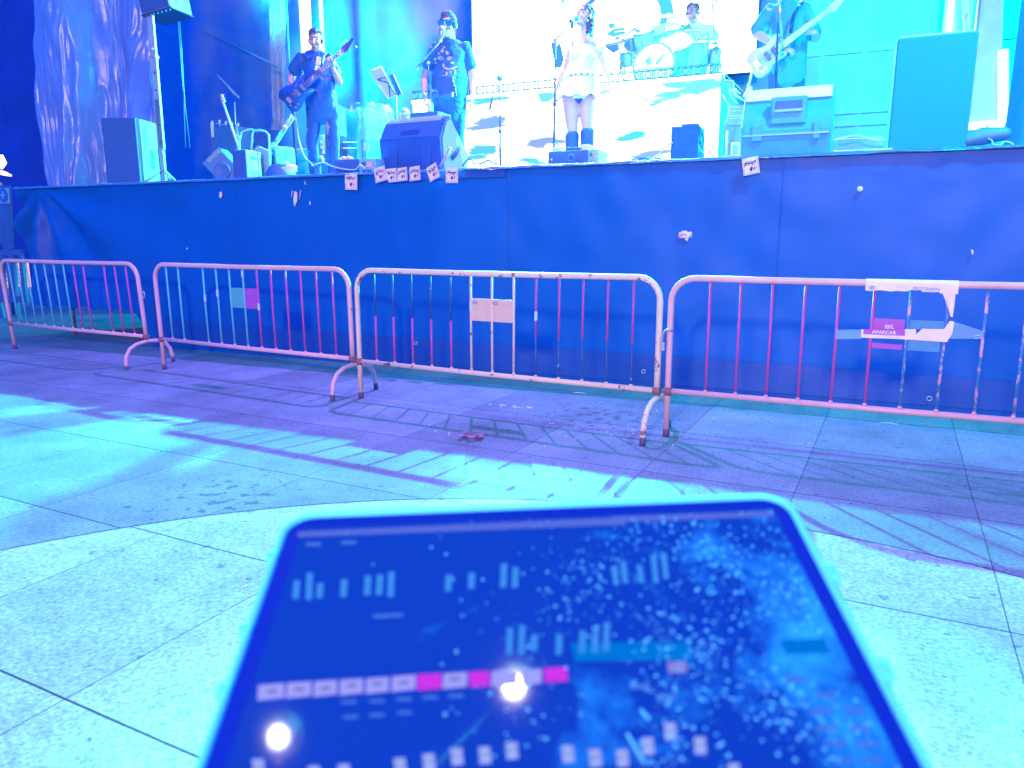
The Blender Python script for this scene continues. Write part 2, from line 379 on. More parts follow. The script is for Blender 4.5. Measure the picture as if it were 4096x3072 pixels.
# rolled lip over the deck edge, wrinkled
def lip(a, b):
    u = UL+(UR-UL)*a; th = b*pi*.9; r = .035+.012*noise.noise(Vector((u*6, b*3, 1)))+.01*noise.noise(Vector((u*1.1, 0, 7)))+.006*noise.noise(Vector((u*30, b*5, 1)))
    return Vector((u, -.02-r*1.2*cos(th)+.35*max(0, b-.75), DZ+.0+r*.8*sin(th)+.006*noise.noise(Vector((u*2, 4, 4)))))
mb = MB(); mb.grid(lip, 420, 14); t.part('folded_edge', mb, M_TARPG)
# dark tape strip along the edge, grommets, tears
def strip(x0, x1, y0, y1, off=.02, n=30):
    a, b = P(x0, y0, 0), P(x1, y0, 0); zt, zb = a.z, P(x0, y1, 0).z
    m = MB(); m.grid(lambda s, q: Vector((a.x+(b.x-a.x)*s, skirt_v(a.x+(b.x-a.x)*s, zb+(zt-zb)*q)-off, zb+(zt-zb)*q)), n, 6); return m
t.part('tape_strip', strip(1510, 2030, 690, 728, .012), M_HEM)
for x in (2040, 3120, 960):
    q = P(x, 900, 0).x; mb = MB(); mb.grid(lambda a, b: Vector((q+.012*a, skirt_v(q+.012*a, .06+(DZ-.10)*b)-.004-.003*sin(a*pi), .06+(DZ-.10)*b)), 2, 50); t.part('seam', mb, M_TARP)
for i, (x, y) in enumerate(((1675, 1370), (2580, 1482), (3715, 1590), (3440, 757))):
    q = P(x, y, 0); mb = MB(); mb.tube([(q.x+.016*cos(k*pi/8), skirt_v(q.x, q.z)-.018, q.z+.016*sin(k*pi/8)) for k in range(16)], .005, 6, closed=True)
    if i == 3: mb.ball((q.x, skirt_v(q.x, q.z)-.02, q.z), (.014, .006, .014))
    t.part('grommet', mb, M_STEEL if i < 3 else M_WHITE)
for pts in ([(1190, 765), (1200, 770), (1200, 805), (1190, 828), (1186, 800)], [(1178, 790), (1182, 765), (1180, 765)], [(1230, 725), (1236, 740), (1232, 738)], [(1208, 798), (1216, 760), (1213, 765)], [(1250, 805), (1254, 818), (1248, 819)], [(895, 770), (902, 768), (906, 785), (900, 794), (894, 786)], [(755, 990), (760, 995), (754, 998)], [(3880, 998), (3890, 1000), (3888, 1018), (3882, 1015)]):
    mb = MB(); mb.prism([P(x, y, 0)+Vector((0, skirt_v(P(x, y, 0).x, P(x, y, 0).z)-.025, 0)) for x, y in pts], (0, .01, 0)); t.part('tear', mb, M_PAPER)
# cyan light lying under the deck on the left, from a lamp back there
spot('lamp_under_deck', S(UL+2.2, 5.8, 1.5), Wd(G(430, 1285)), 1500, (.0, 1, .8), 30, .25, .02)
# bills pasted along the edge
bills = [((1408, 727), 0, 76, 'tilted pink handbill stuck lowest on the tarpaulin, apart at the far left', 3),
 ((1533, 699), 1, 68, 'faded pink handbill, left end of the close group of three', -12),
 ((1578, 703), 2, 64, 'pink handbill with torn lower corner, middle of the close group of three', -3),
 ((1622, 699), 3, 62, 'pink handbill, right one of the close group of three', -4),
 ((1673, 696), 4, 66, 'pink handbill curling at the top right, alone below the wedge monitor centre', -5),
 ((1746, 691), 5, 68, 'strongly slanted pink handbill curling over the stage edge', -24),
 ((1820, 703), 6, 72, 'upright pink handbill at the right end of the row, straight below the monitor edge', 1),
 ((3005, 665), 7, 78, 'pink handbill alone on the right half of the stage, below the large grey monitor', -10)]
for (x, y), i, w, lab, tilt in bills:
    q = P(x, y, -.05); d = 3000/(Wd(q)-CO).length; hw = w/2/d*.74; hh = hw*1.06; tr = R(tilt)
    q = q+Vector((0, min(0, skirt_v(q.x, q.z)+.02)-.012, 0))
    if q.z > DZ-.05: q.y -= .03
    tt = T('handbill', lab, 'handbill', q, 'pink handbills stuck along the stage edge')
    def sh(a, b, q=q, hw=hw, hh=hh, tr=tr, i=i):
        X = (a-.5)*2*hw; Z = (b-.5)*2*hh; s = 1
        if i == 2 and a < .2 and b < .15: X += hw*.25*(1-a/.2); Z += hh*.15
        X += .12*hw*Z/hh*(i in (1, 3, 4, 5))
        return q+Vector((X*cos(tr)+Z*sin(tr), -.010*abs(noise.noise(Vector((a*3, b*3, i))))-(.02*max(0, b+a-1.2) if i in (3, 4, 5) else 0), Z*cos(tr)-X*sin(tr)))
    mb = MB(); mb.grid(sh, 8, 8); tt.part('sheet', mb, M_PAPER)
    mb = MB(); rnd = random.Random(i)
    def on(a, b): return sh(a, b)+Vector((0, -.003, 0))
    for k in range(9):
        a0 = .14+k*.08; b0 = .68+.1*rnd.uniform(-1, 1); mb.tube([on(a0+rnd.uniform(-.05, .07), b0+rnd.uniform(-.13, .12)) for _ in range(4)], .0022, 4)
    mb.tube([on(.1, .7), on(.5, .66), on(.88, .73)], .002, 4)
    mb.poly([on(.38, .32), on(.52, .17), on(.58, .28), on(.62, .40), on(.53, .46), on(.46, .42)]); mb.poly([on(.43, .33), on(.52, .22), on(.55, .30), on(.56, .38), on(.5, .40)])
    mb.tube([on(.72, .18), on(.72, .48)], .002, 4); mb.tube([on(.62, .33), on(.84, .35)], .002, 4)
    for e in ((.06, .06, .94, .06), (.94, .06, .94, .94), (.06, .06, .06, .4)): mb.tube([on(e[0], e[1]), on(e[2], e[3])], .0012, 4)
    tt.part('scribble', mb, M_INK)
# torn pink sticker
q = P(2745, 940, 0); q.y = skirt_v(q.x, q.z)-.02
tt = T('torn_sticker', 'ragged remains of a pink and white sticker on the blue skirt', 'sticker', q)
def tri(pts, off): return [P(2650+x*200/2212, 880+y*120/1327, 0)+Vector((0, q.y-off, 0)) for x, y in pts]
mb = MB(); mb.prism(tri([(770, 800), (755, 640), (800, 520), (860, 560), (880, 500), (960, 470), (1030, 490), (1100, 465), (1160, 540), (1230, 515), (1310, 515), (1355, 620), (1325, 780), (1250, 690), (1200, 800), (1120, 960), (1085, 880), (1040, 880), (1040, 780), (930, 790), (850, 790)], .0), (0, .006, 0)); tt.part('paper_scrap', mb, mat('sticker_white', (.9, .75, .82), .6))
mb = MB()
for pts in ([(790, 600), (820, 600), (820, 770), (780, 780)], [(845, 610), (880, 600), (880, 740), (840, 760)], [(1290, 560), (1340, 640), (1320, 740), (1290, 690)], [(900, 610), (1000, 575), (940, 660), (920, 740), (885, 740)], [(1010, 620), (1100, 620), (1105, 690), (1040, 700), (1000, 670)], [(1050, 780), (1200, 785), (1190, 800), (1060, 800)]):
    mb.prism(tri(pts, .003), (0, .002, 0))
tt.part('print', mb, mat('sticker_magenta', (.6, .12, .55), .6))
# ================================================================ BACKDROP
def fold(u, z, k=0): return .10*sin(u*5.5+.6*sin(z*.7)+k)+.05*noise.noise(Vector((u*4, z*.5, k)))+.02*noise.noise(Vector((u*14, z*1.5, k)))
M_DROP = tarp_mat('backdrop_cloth', (.03, .27, .66), .6, .4, 3)
t = T('backdrop_curtain', 'dark folded backdrop curtain across the rear of the stage', 'curtain', (0, 6.6, 2))
mb = MB(); mb.grid(lambda a, b: Vector((-12.5+21.5*a, 6.6+fold(-12.5+21.5*a, b*8), .0+10*b)), 220, 12); t.part('cloth', mb, M_DROP)
# left wing curtain: crumpled plastic sheeting
c0, c1, c2 = P(120, 0, 1.5), P(190, 715, 1.5), P(500, 300, 1.5)
t = T('wing_curtain', 'crumpled plastic sheet hanging behind the big left loudspeaker', 'curtain', (c1.x, 1.5, 2))
def wing(a, b):
    z = 1.2+7*b; ul = c1.x+(c0.x-c1.x)*(z-c1.z)/(c0.z-c1.z); u = ul+(c2.x+.1-ul)*a
    q = noise.noise(Vector((u*2.2, z*.35, 2))); r = noise.noise(Vector((u*6+q*2, z*1.2, 5))); w = abs(noise.noise(Vector((u*12+r*2, z*1.7, 9))))
    return Vector((u, 1.5+.22*sin(u*4.1+q*2)+.10*r+.045*w+.5*a*a, z))
mb = MB(); mb.grid(wing, 190, 190); t.part('sheet', mb, tarp_mat('crumpled_plastic', (.16, .30, .62), .28, .35, 3, .1, .3))
# narrow gathered curtain
t = T('narrow_curtain', 'narrow pale gathered curtain hanging left of the bass player', 'curtain', P(1120, 500, 4.2))
def nar(a, b):
    y = 560*b-60; xl = 1090-(y/560)*18; xr = 1128+(12 if y < 300 else 12-(y-300)*.05)
    p = P(xl+(xr-xl)*a, 560-560*b-20 if False else (520-600*b), 4.2)
    return p+Vector((0, .06*sin(a*19+3*noise.noise(Vector((p.z*1.5, a*2, 0))))+.04*noise.noise(Vector((a*8, p.z*4, 3))), 0))
mb = MB(); mb.grid(nar, 30, 90); t.part('cloth', mb, tarp_mat('pale_gathered_cloth', (.55, .68, .85), .4, .8, 12))
# LED wall
M_SCR = emis('led_white', (.97, .99, 1), 5.0); M_SC1 = emis('led_blue', (.10, .42, .95), .9); M_SC2 = emis('led_cyan', (.10, .75, 1.0), 1.0); M_SC3 = emis('led_pale', (.55, .8, 1), 1.1)
VS = 5.0
def scr(pts, off=.012, v=VS): return [P(x, y, v)+Vector((0, -off, 0)) for x, y in pts]
t = T('video_wall', 'huge glowing white video wall behind the drum kit', 'screen', P(2440, 300, VS+.1))
a, b = P(1888, 0, VS), P(3035, 0, VS); zlo = P(2990, 288, VS).z
mb = MB(); mb.box(((a.x+b.x)/2, VS+.12, (zlo+7.2)/2), (b.x-a.x, .2, 7.2-zlo), bev=.01); t.part('housing', mb, M_NAVY)
mb = MB(); mb.poly([(a.x, VS, zlo), (b.x, VS, zlo), (b.x, VS, 7.2), (a.x, VS, 7.2)])
def arc(cx, cy, r0, r1, a0, a1, n=26):
    return [(cx+r1*cos(R(a0+(a1-a0)*k/n)), cy-r1*sin(R(a0+(a1-a0)*k/n))) for k in range(n+1)]+[(cx+r0*cos(R(a1-(a1-a0)*k/n)), cy-r0*sin(R(a1-(a1-a0)*k/n))) for k in range(n+1)]
mb.mi = 1
mb.poly(scr([(2205, 172), (2222, 170), (2228, 185), (2242, 172), (2246, 190), (2262, 258), (2250, 270), (2225, 272), (2212, 215)]))
mb.poly(scr([(2338, 18), (2360, 0), (2388, -6), (2380, 8), (2362, 22)]))
mb.poly(scr([(2425, 160), (2478, 162), (2478, 200), (2455, 214), (2424, 192)])); mb.poly(scr([(2500, 140), (2560, 150), (2556, 232), (2518, 205), (2495, 190)]))
mb.mi = 2
mb.poly(scr(arc(2545, 55, 98, 150, -5, 46))); mb.poly(scr(arc(2545, 55, 100, 128, -62, -6)));
mb.poly(scr([(2432, 95), (2460, 92), (2462, 108), (2440, 118)])); mb.poly(scr([(2425, 140), (2450, 118), (2500, 108), (2505, 140), (2460, 150)]))
mb.poly(scr([(2224, 0), (2229, 0), (2227, 25), (2221, 25)])); mb.poly(scr([(2240, 0), (2260, 0), (2255, 20), (2250, 20), (2248, 8)]))
mb.poly(scr([(2690, 108), (2740, 100), (2800, 104), (2838, 125), (2800, 128), (2745, 128), (2700, 130)])); mb.poly(scr([(2815, 110), (2835, 130), (2822, 250), (2808, 260), (2812, 180)]))
mb.mi = 3
mb.poly(scr(arc(2545, 55, 92, 95, -80, 80))); mb.poly(scr([(2840, 160), (2900, 160), (2870, 176)])); mb.poly(scr([(2800, 6), (2880, -4), (2870, 14), (2810, 22)]))
t.part('picture', mb, [M_SCR, M_SC1, M_SC2, M_SC3], None)
# ---- drum riser with an LED front
VR = 2.1
rl, rr = P(1655, 400, VR), P(2888, 278, VR); rt = (rl.z+rr.z)/2
t = T('drum_riser', 'white glowing drum riser with patterned light panels on its front', 'platform', ((rl.x+rr.x)/2, VR+1.2, DZ))
mb = MB(); mb.box(((rl.x+rr.x)/2, VR+1.28, (DZ+rt)/2-.01), (rr.x-rl.x, 2.5, rt-DZ-.04)); t.part('platform', mb, mat('riser_body', (.04, .16, .34), .6, var=.1))
m = bpy.data.materials.new('led_front'); m.use_nodes = True; nt = m.node_tree; nt.nodes.remove(nt.nodes['Principled BSDF']); L = nt.links
e = nn(nt, 'ShaderNodeEmission'); e.inputs[1].default_value = 1.0; L.new(e.outputs[0], nt.nodes['Material Output'].inputs[0])
tc = nn(nt, 'ShaderNodeTexCoord'); n = nn(nt, 'ShaderNodeTexNoise'); n.inputs['Scale'].default_value = 4.0; n.inputs['Detail'].default_value = 8; n.inputs['Roughness'].default_value = .62; n.inputs['Distortion'].default_value = .5; mp0 = nn(nt, 'ShaderNodeMapping'); mp0.inputs['Rotation'].default_value = (0, R(22), 0); mp0.inputs['Scale'].default_value = (.5, 1, 2.6); L.new(tc.outputs['Object'], mp0.inputs[0]); L.new(mp0.outputs[0], n.inputs['Vector'])
cur = nn(nt, 'ShaderNodeRGB'); cur.outputs[0].default_value = (4.5, 4.5, 4.5, 1); cur = cur.outputs[0]
# moving picture on the light panel: soft tilted patches
for cx, cy, rx, ry, rot, colr in ((1950, 402, 110, 26, -8, (.12, .80, .95)), (1962, 488, 100, 30, -6, (.26, .50, .92)), (1930, 606, 95, 40, -4, (.12, .68, .90)), (2190, 388, 46, 34, -25, (.20, .85, .92)), (2180, 566, 85, 34, 2, (.30, .46, .92)), (2120, 642, 95, 16, 8, (.12, .80, .95)), (2765, 352, 190, 62, -10, (.22, .92, 1)), (2620, 420, 60, 16, -20, (.25, .9, 1)), (2530, 548, 110, 32, -16, (.10, .85, .92)), (2590, 622, 130, 20, -14, (.34, .56, .95)), (2420, 372, 40, 12, -20, (.4, .95, 1))):
    q = P(cx, cy, VR)-Vector(((rl.x+rr.x)/2, VR+1.2, DZ)); kx = P(cx+rx, cy, VR).x-P(cx, cy, VR).x; kz = P(cx, cy-ry, VR).z-P(cx, cy, VR).z
    mp = nn(nt, 'ShaderNodeMapping', vector_type='TEXTURE'); mp.inputs['Location'].default_value = (q.x, 0, q.z); mp.inputs['Rotation'].default_value = (0, R(rot+3), 0); mp.inputs['Scale'].default_value = (kx, 1000, kz); L.new(tc.outputs['Object'], mp.inputs[0])
    ln_ = nn(nt, 'ShaderNodeVectorMath', operation='LENGTH'); L.new(mp.outputs[0], ln_.inputs[0])
    ad = nn(nt, 'ShaderNodeMath', operation='MULTIPLY_ADD'); L.new(n.outputs['Fac'], ad.inputs[0]); ad.inputs[1].default_value = 3.4; L.new(ln_.outputs['Value'], ad.inputs[2])
    mr = nn(nt, 'ShaderNodeMapRange'); mr.inputs[1].default_value = 2.95; mr.inputs[2].default_value = 2.2; L.new(ad.outputs[0], mr.inputs[0])
    mx = nn(nt, 'ShaderNodeMix', data_type='RGBA'); L.new(mr.outputs[0], mx.inputs[0]); L.new(cur, mx.inputs[6]); mx.inputs[7].default_value = (*colr, 1); cur = mx.outputs[2]
L.new(cur, e.inputs[0])
mb = MB(); mb.box(((rl.x+rr.x)/2, VR-.01, (DZ+rt)/2-.03), (rr.x-rl.x-.01, .04, rt-DZ-.08)); t.part('light_panel', mb, m)
# patterned rail along its top edge: rings between pairs of pins
mb = MB(); per = .135; hgt = .085; u = rl.x; z0 = rt-.02
mb.box(((rl.x+rr.x)/2, VR-.03, z0+.002), (rr.x-rl.x, .02, .012)); mb.box(((rl.x+rr.x)/2, VR-.03, z0+hgt), (rr.x-rl.x, .02, .010)); mb.box(((rl.x+rr.x)/2, VR-.03, z0+hgt+.016), (rr.x-rl.x, .02, .005))
while u < rr.x-.1:
    mb.tube([(u+.05+.031*cos(k*pi/8), VR-.03, z0+.044+.031*sin(k*pi/8)) for k in range(16)], .005, 5, closed=True)
    for d in (.097, .118): mb.box((u+d, VR-.03, z0+.045), (.008, .02, hgt))
    u += per
t.part('patterned_edge', mb, mat('blue_edge_trim', (.01, .16, .42), .5))
mb = MB(); mb.box(((rl.x+rr.x)/2, VR-.035, z0-.03), (rr.x-rl.x, .03, .035)); t.part('light_strip', mb, M_SCR)
# ================================================================ RIGHT BACK WALL, frames
t = T('panel_wall', 'cyan lit wall of tall panels behind the right amplifier', 'wall', P(3500, 400, 5.6))
a, b = P(2890, 500, 5.6), P(4300, 400, 5.6)
mb = MB(); mb.box(((a.x+b.x)/2, 5.75, 4.6), (b.x-a.x, .2, 6.0)); t.part('wall_face', mb, mat('cyan_panel', (.12, .42, .62), .6, var=.12, vscale=2))
for x in (3275, 3440, 3640, 3800):
    q = P(x, 400, 5.6); mb = MB(); mb.box((q.x, 5.645, 3.2), (.05, .02, 3.2)); t.part('batten', mb, mat('batten_paint', (.14, .46, .66), .6))
for y, hh in ((205, .10), (452, .05), (500, .06)):
    q = P(3300, y, 5.6); mb = MB(); mb.box(((a.x+b.x)/2, 5.642, q.z), (b.x-a.x, .02, hh)); t.part('rail', mb, mat('batten_paint', (.14, .46, .66), .6))
# standing frame at far right; glare of its white edges is painted as emission
t = T('standing_frame', 'tall open frame with white edges made to glow at the far right', 'frame', P(3950, 500, 1.9))
def bar(m, A, B, w): m.tube([A, B], w, 4)
mb = MB(); bar(mb, P(3860, 510, 1.9), P(3925, -60, 1.9), .015); t.part('post', mb, M_STEEL)
mb = MB(); bar(mb, P(4012, 495, 1.9), P(4012, 200, 1.9), .045); t.part('post', mb, emis('frame_glow', (.55, .9, 1), 1.6))
mb = MB(); bar(mb, P(3862, 506, 1.9), P(4018, 493, 1.9), .035); t.part('bottom_bar', mb, emis('frame_bar_glow', (.8, .95, 1), 2))
mb = MB(); mb.prism([P(3868, 500, 1.95), P(4000, 490, 1.95), P(4015, -80, 1.95), P(3930, -80, 1.95)], (0, .03, 0)); t.part('panel', mb, mat('frame_panel', (.35, .5, .6), .5, var=.1))
t = T('tall_column', 'slim white door frame edge with added glow behind the right amplifier', 'light', P(3800, 120, 4.4))
mb = MB(); mb.box((P(3797, 100, 4.4).x, 4.4, 4.0), (.06, .06, 4.0)); t.part('tube', mb, emis('column_glow', (.85, .98, 1), 2))  # door frame edge; its brightness is put in as emission
mb = MB(); mb.box((P(3830, 100, 4.4).x, 4.5, 4.0), (.30, .05, 4.0)); t.part('back_panel', mb, mat('frame_panel', (.35, .5, .6), .5))
t = T('side_cloth', 'pale crumpled cloth hanging beside the slim glowing frame edge', 'curtain', P(3870, 60, 3.8))
mb = MB(); mb.grid(lambda a, b: P(3852+34*a-6*b, 122-240*b, 3.8)+Vector((0, .06*sin(a*9+b*3)+.05*noise.noise(Vector((a*5, b*9, 1))), 0)), 14, 40); t.part('cloth', mb, mat('pale_cloth', (.75, .8, .85), .6))
t = T('right_wing_curtain', 'dark blue curtain closing the right end of the stage', 'curtain', (P(4080, 400, 1.2).x, 1.2, 2))
mb = MB(); mb.grid(lambda a, b: Vector((P(4035, 400, 1.2).x+1.6*a+.0, 1.2+.8*a+.1*sin(a*16)+.05*noise.noise(Vector((a*9, b*3, 2))), 2+6*b)), 50, 20); t.part('cloth', mb, M_DROP)
# bright door-like light columns behind the bass player
for x0, x1, y1, lab in ((1216, 1250, 640, 'broad white column of light behind the bass player'), (1290, 1302, 640, 'thin white pole of light beside the bass player’s head'), (1160, 1164, 330, 'faint thin pole left of the bass player')):
    q0, q1 = P(x0, 300, 4.9), P(x1, 300, 4.9); w = q1.x-q0.x
    tt = T('tall_column', lab, 'light', ((q0.x+q1.x)/2, 4.9, DZ))
    zb_ = P(1230, 250, 4.9).z; mb = MB(); mb.box(((q0.x+q1.x)/2, 4.9, (zb_+7.2)/2), (w, w*.5, 7.2-zb_), bev=.01)
    tt.part('tube', mb, emis('column_glow', (.85, .98, 1), 2) if x0 != 1160 else mat('dull_pole', (.25, .55, .7), .4))
    mb = MB(); mb.box(((q0.x+q1.x)/2, 4.9, zb_-.02), (w*1.1, w*.6, .04)); tt.part('end_cap', mb, M_STEEL)
    mb = MB(); mb.tube([((q0.x+q1.x)/2, 4.9, DZ), ((q0.x+q1.x)/2, 4.9, zb_-.03)], .02, 6); tt.part('pole', mb, M_NAVY)
# dark block added beyond the left end to cover the bright world colour
mb = MB(); mb.box((-16, 14, 6), (16, 8, 12))
solo('infill', 'plain dark building beyond the left end of the stage', 'infill', (-16, 14, 0), mb, mat('dark_infill', (.035, .10, .42), .8, var=.15, vscale=1))
# ================================================================ CROWD BARRIERS
P_CREAM = paint('cream_tube_paint', (.80, .52, .44), (.16, .09, .12), .63, 7)
P_CREAM2 = paint('worn_cream_tube_paint', (.88, .66, .46), (.20, .11, .10), .585, 9)
P_PINK = paint('salmon_tube_paint', (.85, .50, .48), (.16, .09, .14), .66, 7)
P_RED = paint('red_bar_paint', (.58, .10, .38), (.65, .5, .55), .70, 22)
P_TEAL = paint('teal_bar_paint', (.12, .62, .60), (.5, .6, .6), .69, 22)
P_DKBL = paint('dark_blue_bar_paint', (.03, .11, .30), (.35, .5, .6), .60, 22)
P_BAREBL = paint('peeling_blue_bar_paint', (.05, .26, .50), (.78, .42, .48), .52, 14)
M_RUBBER = mat('dark_foot_paint', (.12, .09, .16), .7)
BL = 2.52
def barrier(label, x0, y0, ang, cols, tube_m, gaps=(), lean=0, panels=(), bx0=None, bdx=None, nb=13):
    o = thing('crowd_barrier', label, 'barrier', st((x0, y0, 0)), 'metal crowd barriers standing in a row before the stage', yaw=ang)
    o.rotation_euler = (R(lean), 0, R(ang))
    r = .0205; H = 1.05; cr = .15
    pts = [(0, 0, .0), (0, 0, .5), (0, 0, H-cr)]+[(cr-cr*cos(R(a)), 0, H-cr+cr*sin(R(a))) for a in (15, 30, 45, 60, 75, 90)]
    n = 12; pts += [(cr+(BL-2*cr)*k/n, .002*sin(k*2.1), H-.004*sin(pi*k/n)) for k in range(1, n)]
    pts += [(BL-cr+cr*sin(R(a)), 0, H-cr+cr*cos(R(a))) for a in (0, 15, 30, 45, 60, 75, 90)]+[(BL, 0, .5), (BL, 0, .26)]
    mb = MB(); mb.tube(pts, r, 14); mb.build('frame', tube_m, o)
    mb = MB(); mb.tube([(0, 0, .31), (BL/2, 0, .305), (BL, 0, .31)], r*.9, 12); mb.build('bottom_rail', tube_m, o)
    for x in (0, BL):
        mb = MB(); mb.tube([(x-.024, 0, .31), (x+.024, 0, .31)], r*1.18, 12); mb.tube([(x, 0, .28), (x, 0, .335)], r*1.1, 12); mb.build('weld_joint', mat('rusty_weld', (.28, .14, .16), .8, var=.4, vscale=90), o)
    f = [(0, -.27, 0), (0, -.268, .06), (0, -.25, .15), (0, -.20, .215), (0, -.12, .25), (0, 0, .262), (0, .12, .25), (0, .20, .215), (0, .25, .15), (0, .268, .06), (0, .27, 0)]
    mb = MB(); mb.tube([(BL+.005, y, z) for _, y, z in f], .019, 12); ft = mb.build('arched_foot', tube_m, o)
    for s in (-1, 1):
        mb = MB(); mb.tube([(BL+.005, s*.2705, -.001), (BL+.005, s*.268, .055)], .0205, 12); mb.build('foot_cap', M_RUBBER, ft)
    mb = MB(); mb.tube([(0, 0, -.001), (0, 0, .05)], .0225, 12); mb.build('foot_cap', M_RUBBER, o)
    for i in range(nb):
        if i in gaps: continue
        x = BL*(i+1)/14 if bx0 is None else bx0+bdx*i; c = cols[i]; mb = MB(); jx = .003*sin(i*3.7)
        z0, z1 = .325, H-.02
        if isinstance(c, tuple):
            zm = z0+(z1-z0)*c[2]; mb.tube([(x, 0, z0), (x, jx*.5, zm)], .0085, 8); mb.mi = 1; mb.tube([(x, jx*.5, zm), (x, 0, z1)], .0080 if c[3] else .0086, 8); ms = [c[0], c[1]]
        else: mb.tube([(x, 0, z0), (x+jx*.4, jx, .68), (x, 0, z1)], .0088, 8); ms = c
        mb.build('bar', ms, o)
        mb = MB(); mb.tube([(x, 0, z0-.004), (x, 0, z0+.012)], [.014, .010], 8); mb.build('bar_socket', tube_m, o)
    for (i, z0, z1, m) in panels:
        xa, xb = BL*(i+1)/14+.006, BL*(i+2)/14-.006
        mb = MB(); mb.box(((xa+xb)/2, 0, (z0+z1)/2), (xb-xa, .003, z1-z0), bev=.001); mb.build('plate', m, o)
    return o
def bl(o, x, y):       # photograph direction met with the barrier's own plane, in its axes
    Mw = Matrix.LocRotScale(o.location, o.rotation_euler, None); n = Mw.to_3x3() @ Vector((0, 1, 0))
    r = ray(x, y); t = (o.location-CO).dot(n)/r.dot(n); return Mw.inverted() @ (CO+r*t)
R_, T_, D_, C_, B_ = P_RED, P_TEAL, P_DKBL, P_CREAM2, P_BAREBL
M_TEALP = paint('teal_plate', (.10, .48, .48), (.4, .6, .6), .72, 30); M_REDP = paint('magenta_plate', (.46, .10, .52), (.5, .1, .3), .74, 30)
M_CRP = paint('cream_plate', (.80, .56, .42), (.5, .33, .36), .66, 26); M_BLP = paint('blue_plate', (.05, .33, .55), (.5, .55, .7), .73, 30)
b1 = barrier('farthest crowd barrier, at the left edge, leaning a little, with teal and red bars', -5.95, 8.90, -29.2, [T_]*7+[R_]*6, P_PINK, gaps=(9,), lean=3)
b2 = barrier('crowd barrier with one teal and one magenta plate, second from the left', -3.51, 7.47, -30.1, [T_]*7+[R_]*6, P_PINK, gaps=(2,), lean=1, panels=((5, .675, .857, M_TEALP), (6, .675, .857, M_REDP)))
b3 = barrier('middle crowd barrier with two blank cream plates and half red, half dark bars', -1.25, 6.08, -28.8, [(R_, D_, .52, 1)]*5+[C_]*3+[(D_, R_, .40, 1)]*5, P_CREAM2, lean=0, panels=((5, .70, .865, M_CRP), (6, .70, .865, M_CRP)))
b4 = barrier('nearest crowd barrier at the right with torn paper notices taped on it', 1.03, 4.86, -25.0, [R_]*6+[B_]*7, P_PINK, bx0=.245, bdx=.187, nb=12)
# plates of the right barrier traced on its own plane
def plate(o, name, pts, m, off=0, th=.002, **k):
    mb = MB(); mb.prism([bl(o, x, y)+Vector((0, off, 0)) for x, y in pts], (0, th, 0)); return mb.build(name, m, o)
def z4(x, y): return (3200+x*896/2212, 1050+y*650/1605)
plate(b4, 'plate', [z4(712, 548), z4(1035, 565), z4(1030, 700), z4(700, 690)], M_REDP)
plate(b4, 'plate', [z4(695, 790), z4(1010, 815), z4(1005, 862), z4(690, 842)], M_REDP)
plate(b4, 'plate', [z4(1066, 566), z4(1425, 580), z4(1420, 660), z4(1060, 660)], M_BLP)
plate(b4, 'plate', [z4(1052, 762), z4(1385, 785), z4(1375, 888), z4(1048, 866)], M_BLP)
# notices taped to the right barrier: sheets of their own
def q4(pts, off): return [bl(b4, *z4(x, y))+Vector((0, off, 0)) for x, y in pts]
tape = mat('clear_tape', (.35, .7, .95), .12, alpha=.28, spec=.8)
n1 = thing('paper_notice', 'torn parking ban notice reading APARCAR taped across the right barrier', 'notice', st((1.03, 4.86, 0)), yaw=-25)
M_NOTW = mat('notice_paper', (.9, .8, .82), .7, var=.05, bump=.2, bscale=12)
mb = MB(); mb.prism(q4([(603, 660), (668, 660), (668, 702), (1035, 720), (1035, 656), (1140, 655), (1148, 685), (1140, 710), (1210, 650), (1300, 654), (1420, 655), (1480, 573), (1521, 582), (1503, 700), (1448, 784), (1050, 757), (603, 740)], -.013), (0, .0015, 0)); mb.build('sheet', M_NOTW, n1)
mb = MB(); mb.prism(q4([(627, 656), (1035, 658), (1030, 722), (627, 704)], -.0155), (0, .0015, 0)); mb.build('printed_band', M_REDP, n1)
def put_text(body, pa, pb, size_scale, o, m, off, name='lettering', h=None, bold=0):
    """letters laid from pa to pb along the barrier plane"""
    A, B = q4([pa, pb], off); b = text_mesh(body, 1.0, .0, bold); xs = [v.co.x for v in b.verts]; w = max(xs)-min(xs); s = (B-A).length/w; x0 = min(xs)
    ax = (B-A).normalized(); up = Vector((0, 0, 1)); hs = (h or s)
    m_ = MB()
    for v in b.verts: v.co = A+ax*(v.co.x-x0)*s+up*v.co.y*hs
    m_.merge(b, None, False); return m_.build(name, m, o, recalc=False)
put_text('APARCAR', (708, 698), (948, 708), 1, n1, M_WHITE, -.0165, bold=.018)
put_text('IBIL', (835, 650), (930, 652), 1, n1, M_WHITE, -.0165, bold=.012)
for a, b in ((( 358, 660), (358, 752)),):
    mb = MB(); mb.prism(q4([(358, 662), (605, 660), (605, 752), (350, 754)], -.011), (0, .0008, 0)); mb.build('clear_tape', tape, n1)
mb = MB(); mb.prism(q4([(1521, 584), (1790, 668), (1812, 700), (1800, 750), (1480, 752), (1505, 690)], -.011), (0, .0008, 0)); mb.build('clear_tape', tape, n1)
for a, b in (((1700, 725), (1790, 712)), ((1710, 750), (1800, 738)), ((1775, 688), (1790, 686))):
    A, B = q4([a, b], -.014); mb = MB(); mb.tube([A, B], .0016, 5); mb.build('tape_crease', M_WHITE, n1)
n2 = thing('paper_notice', 'torn white notice reading PROCESIÓN wrapped round the top rail', 'notice', st((1.03, 4.86, 0)), yaw=-25)
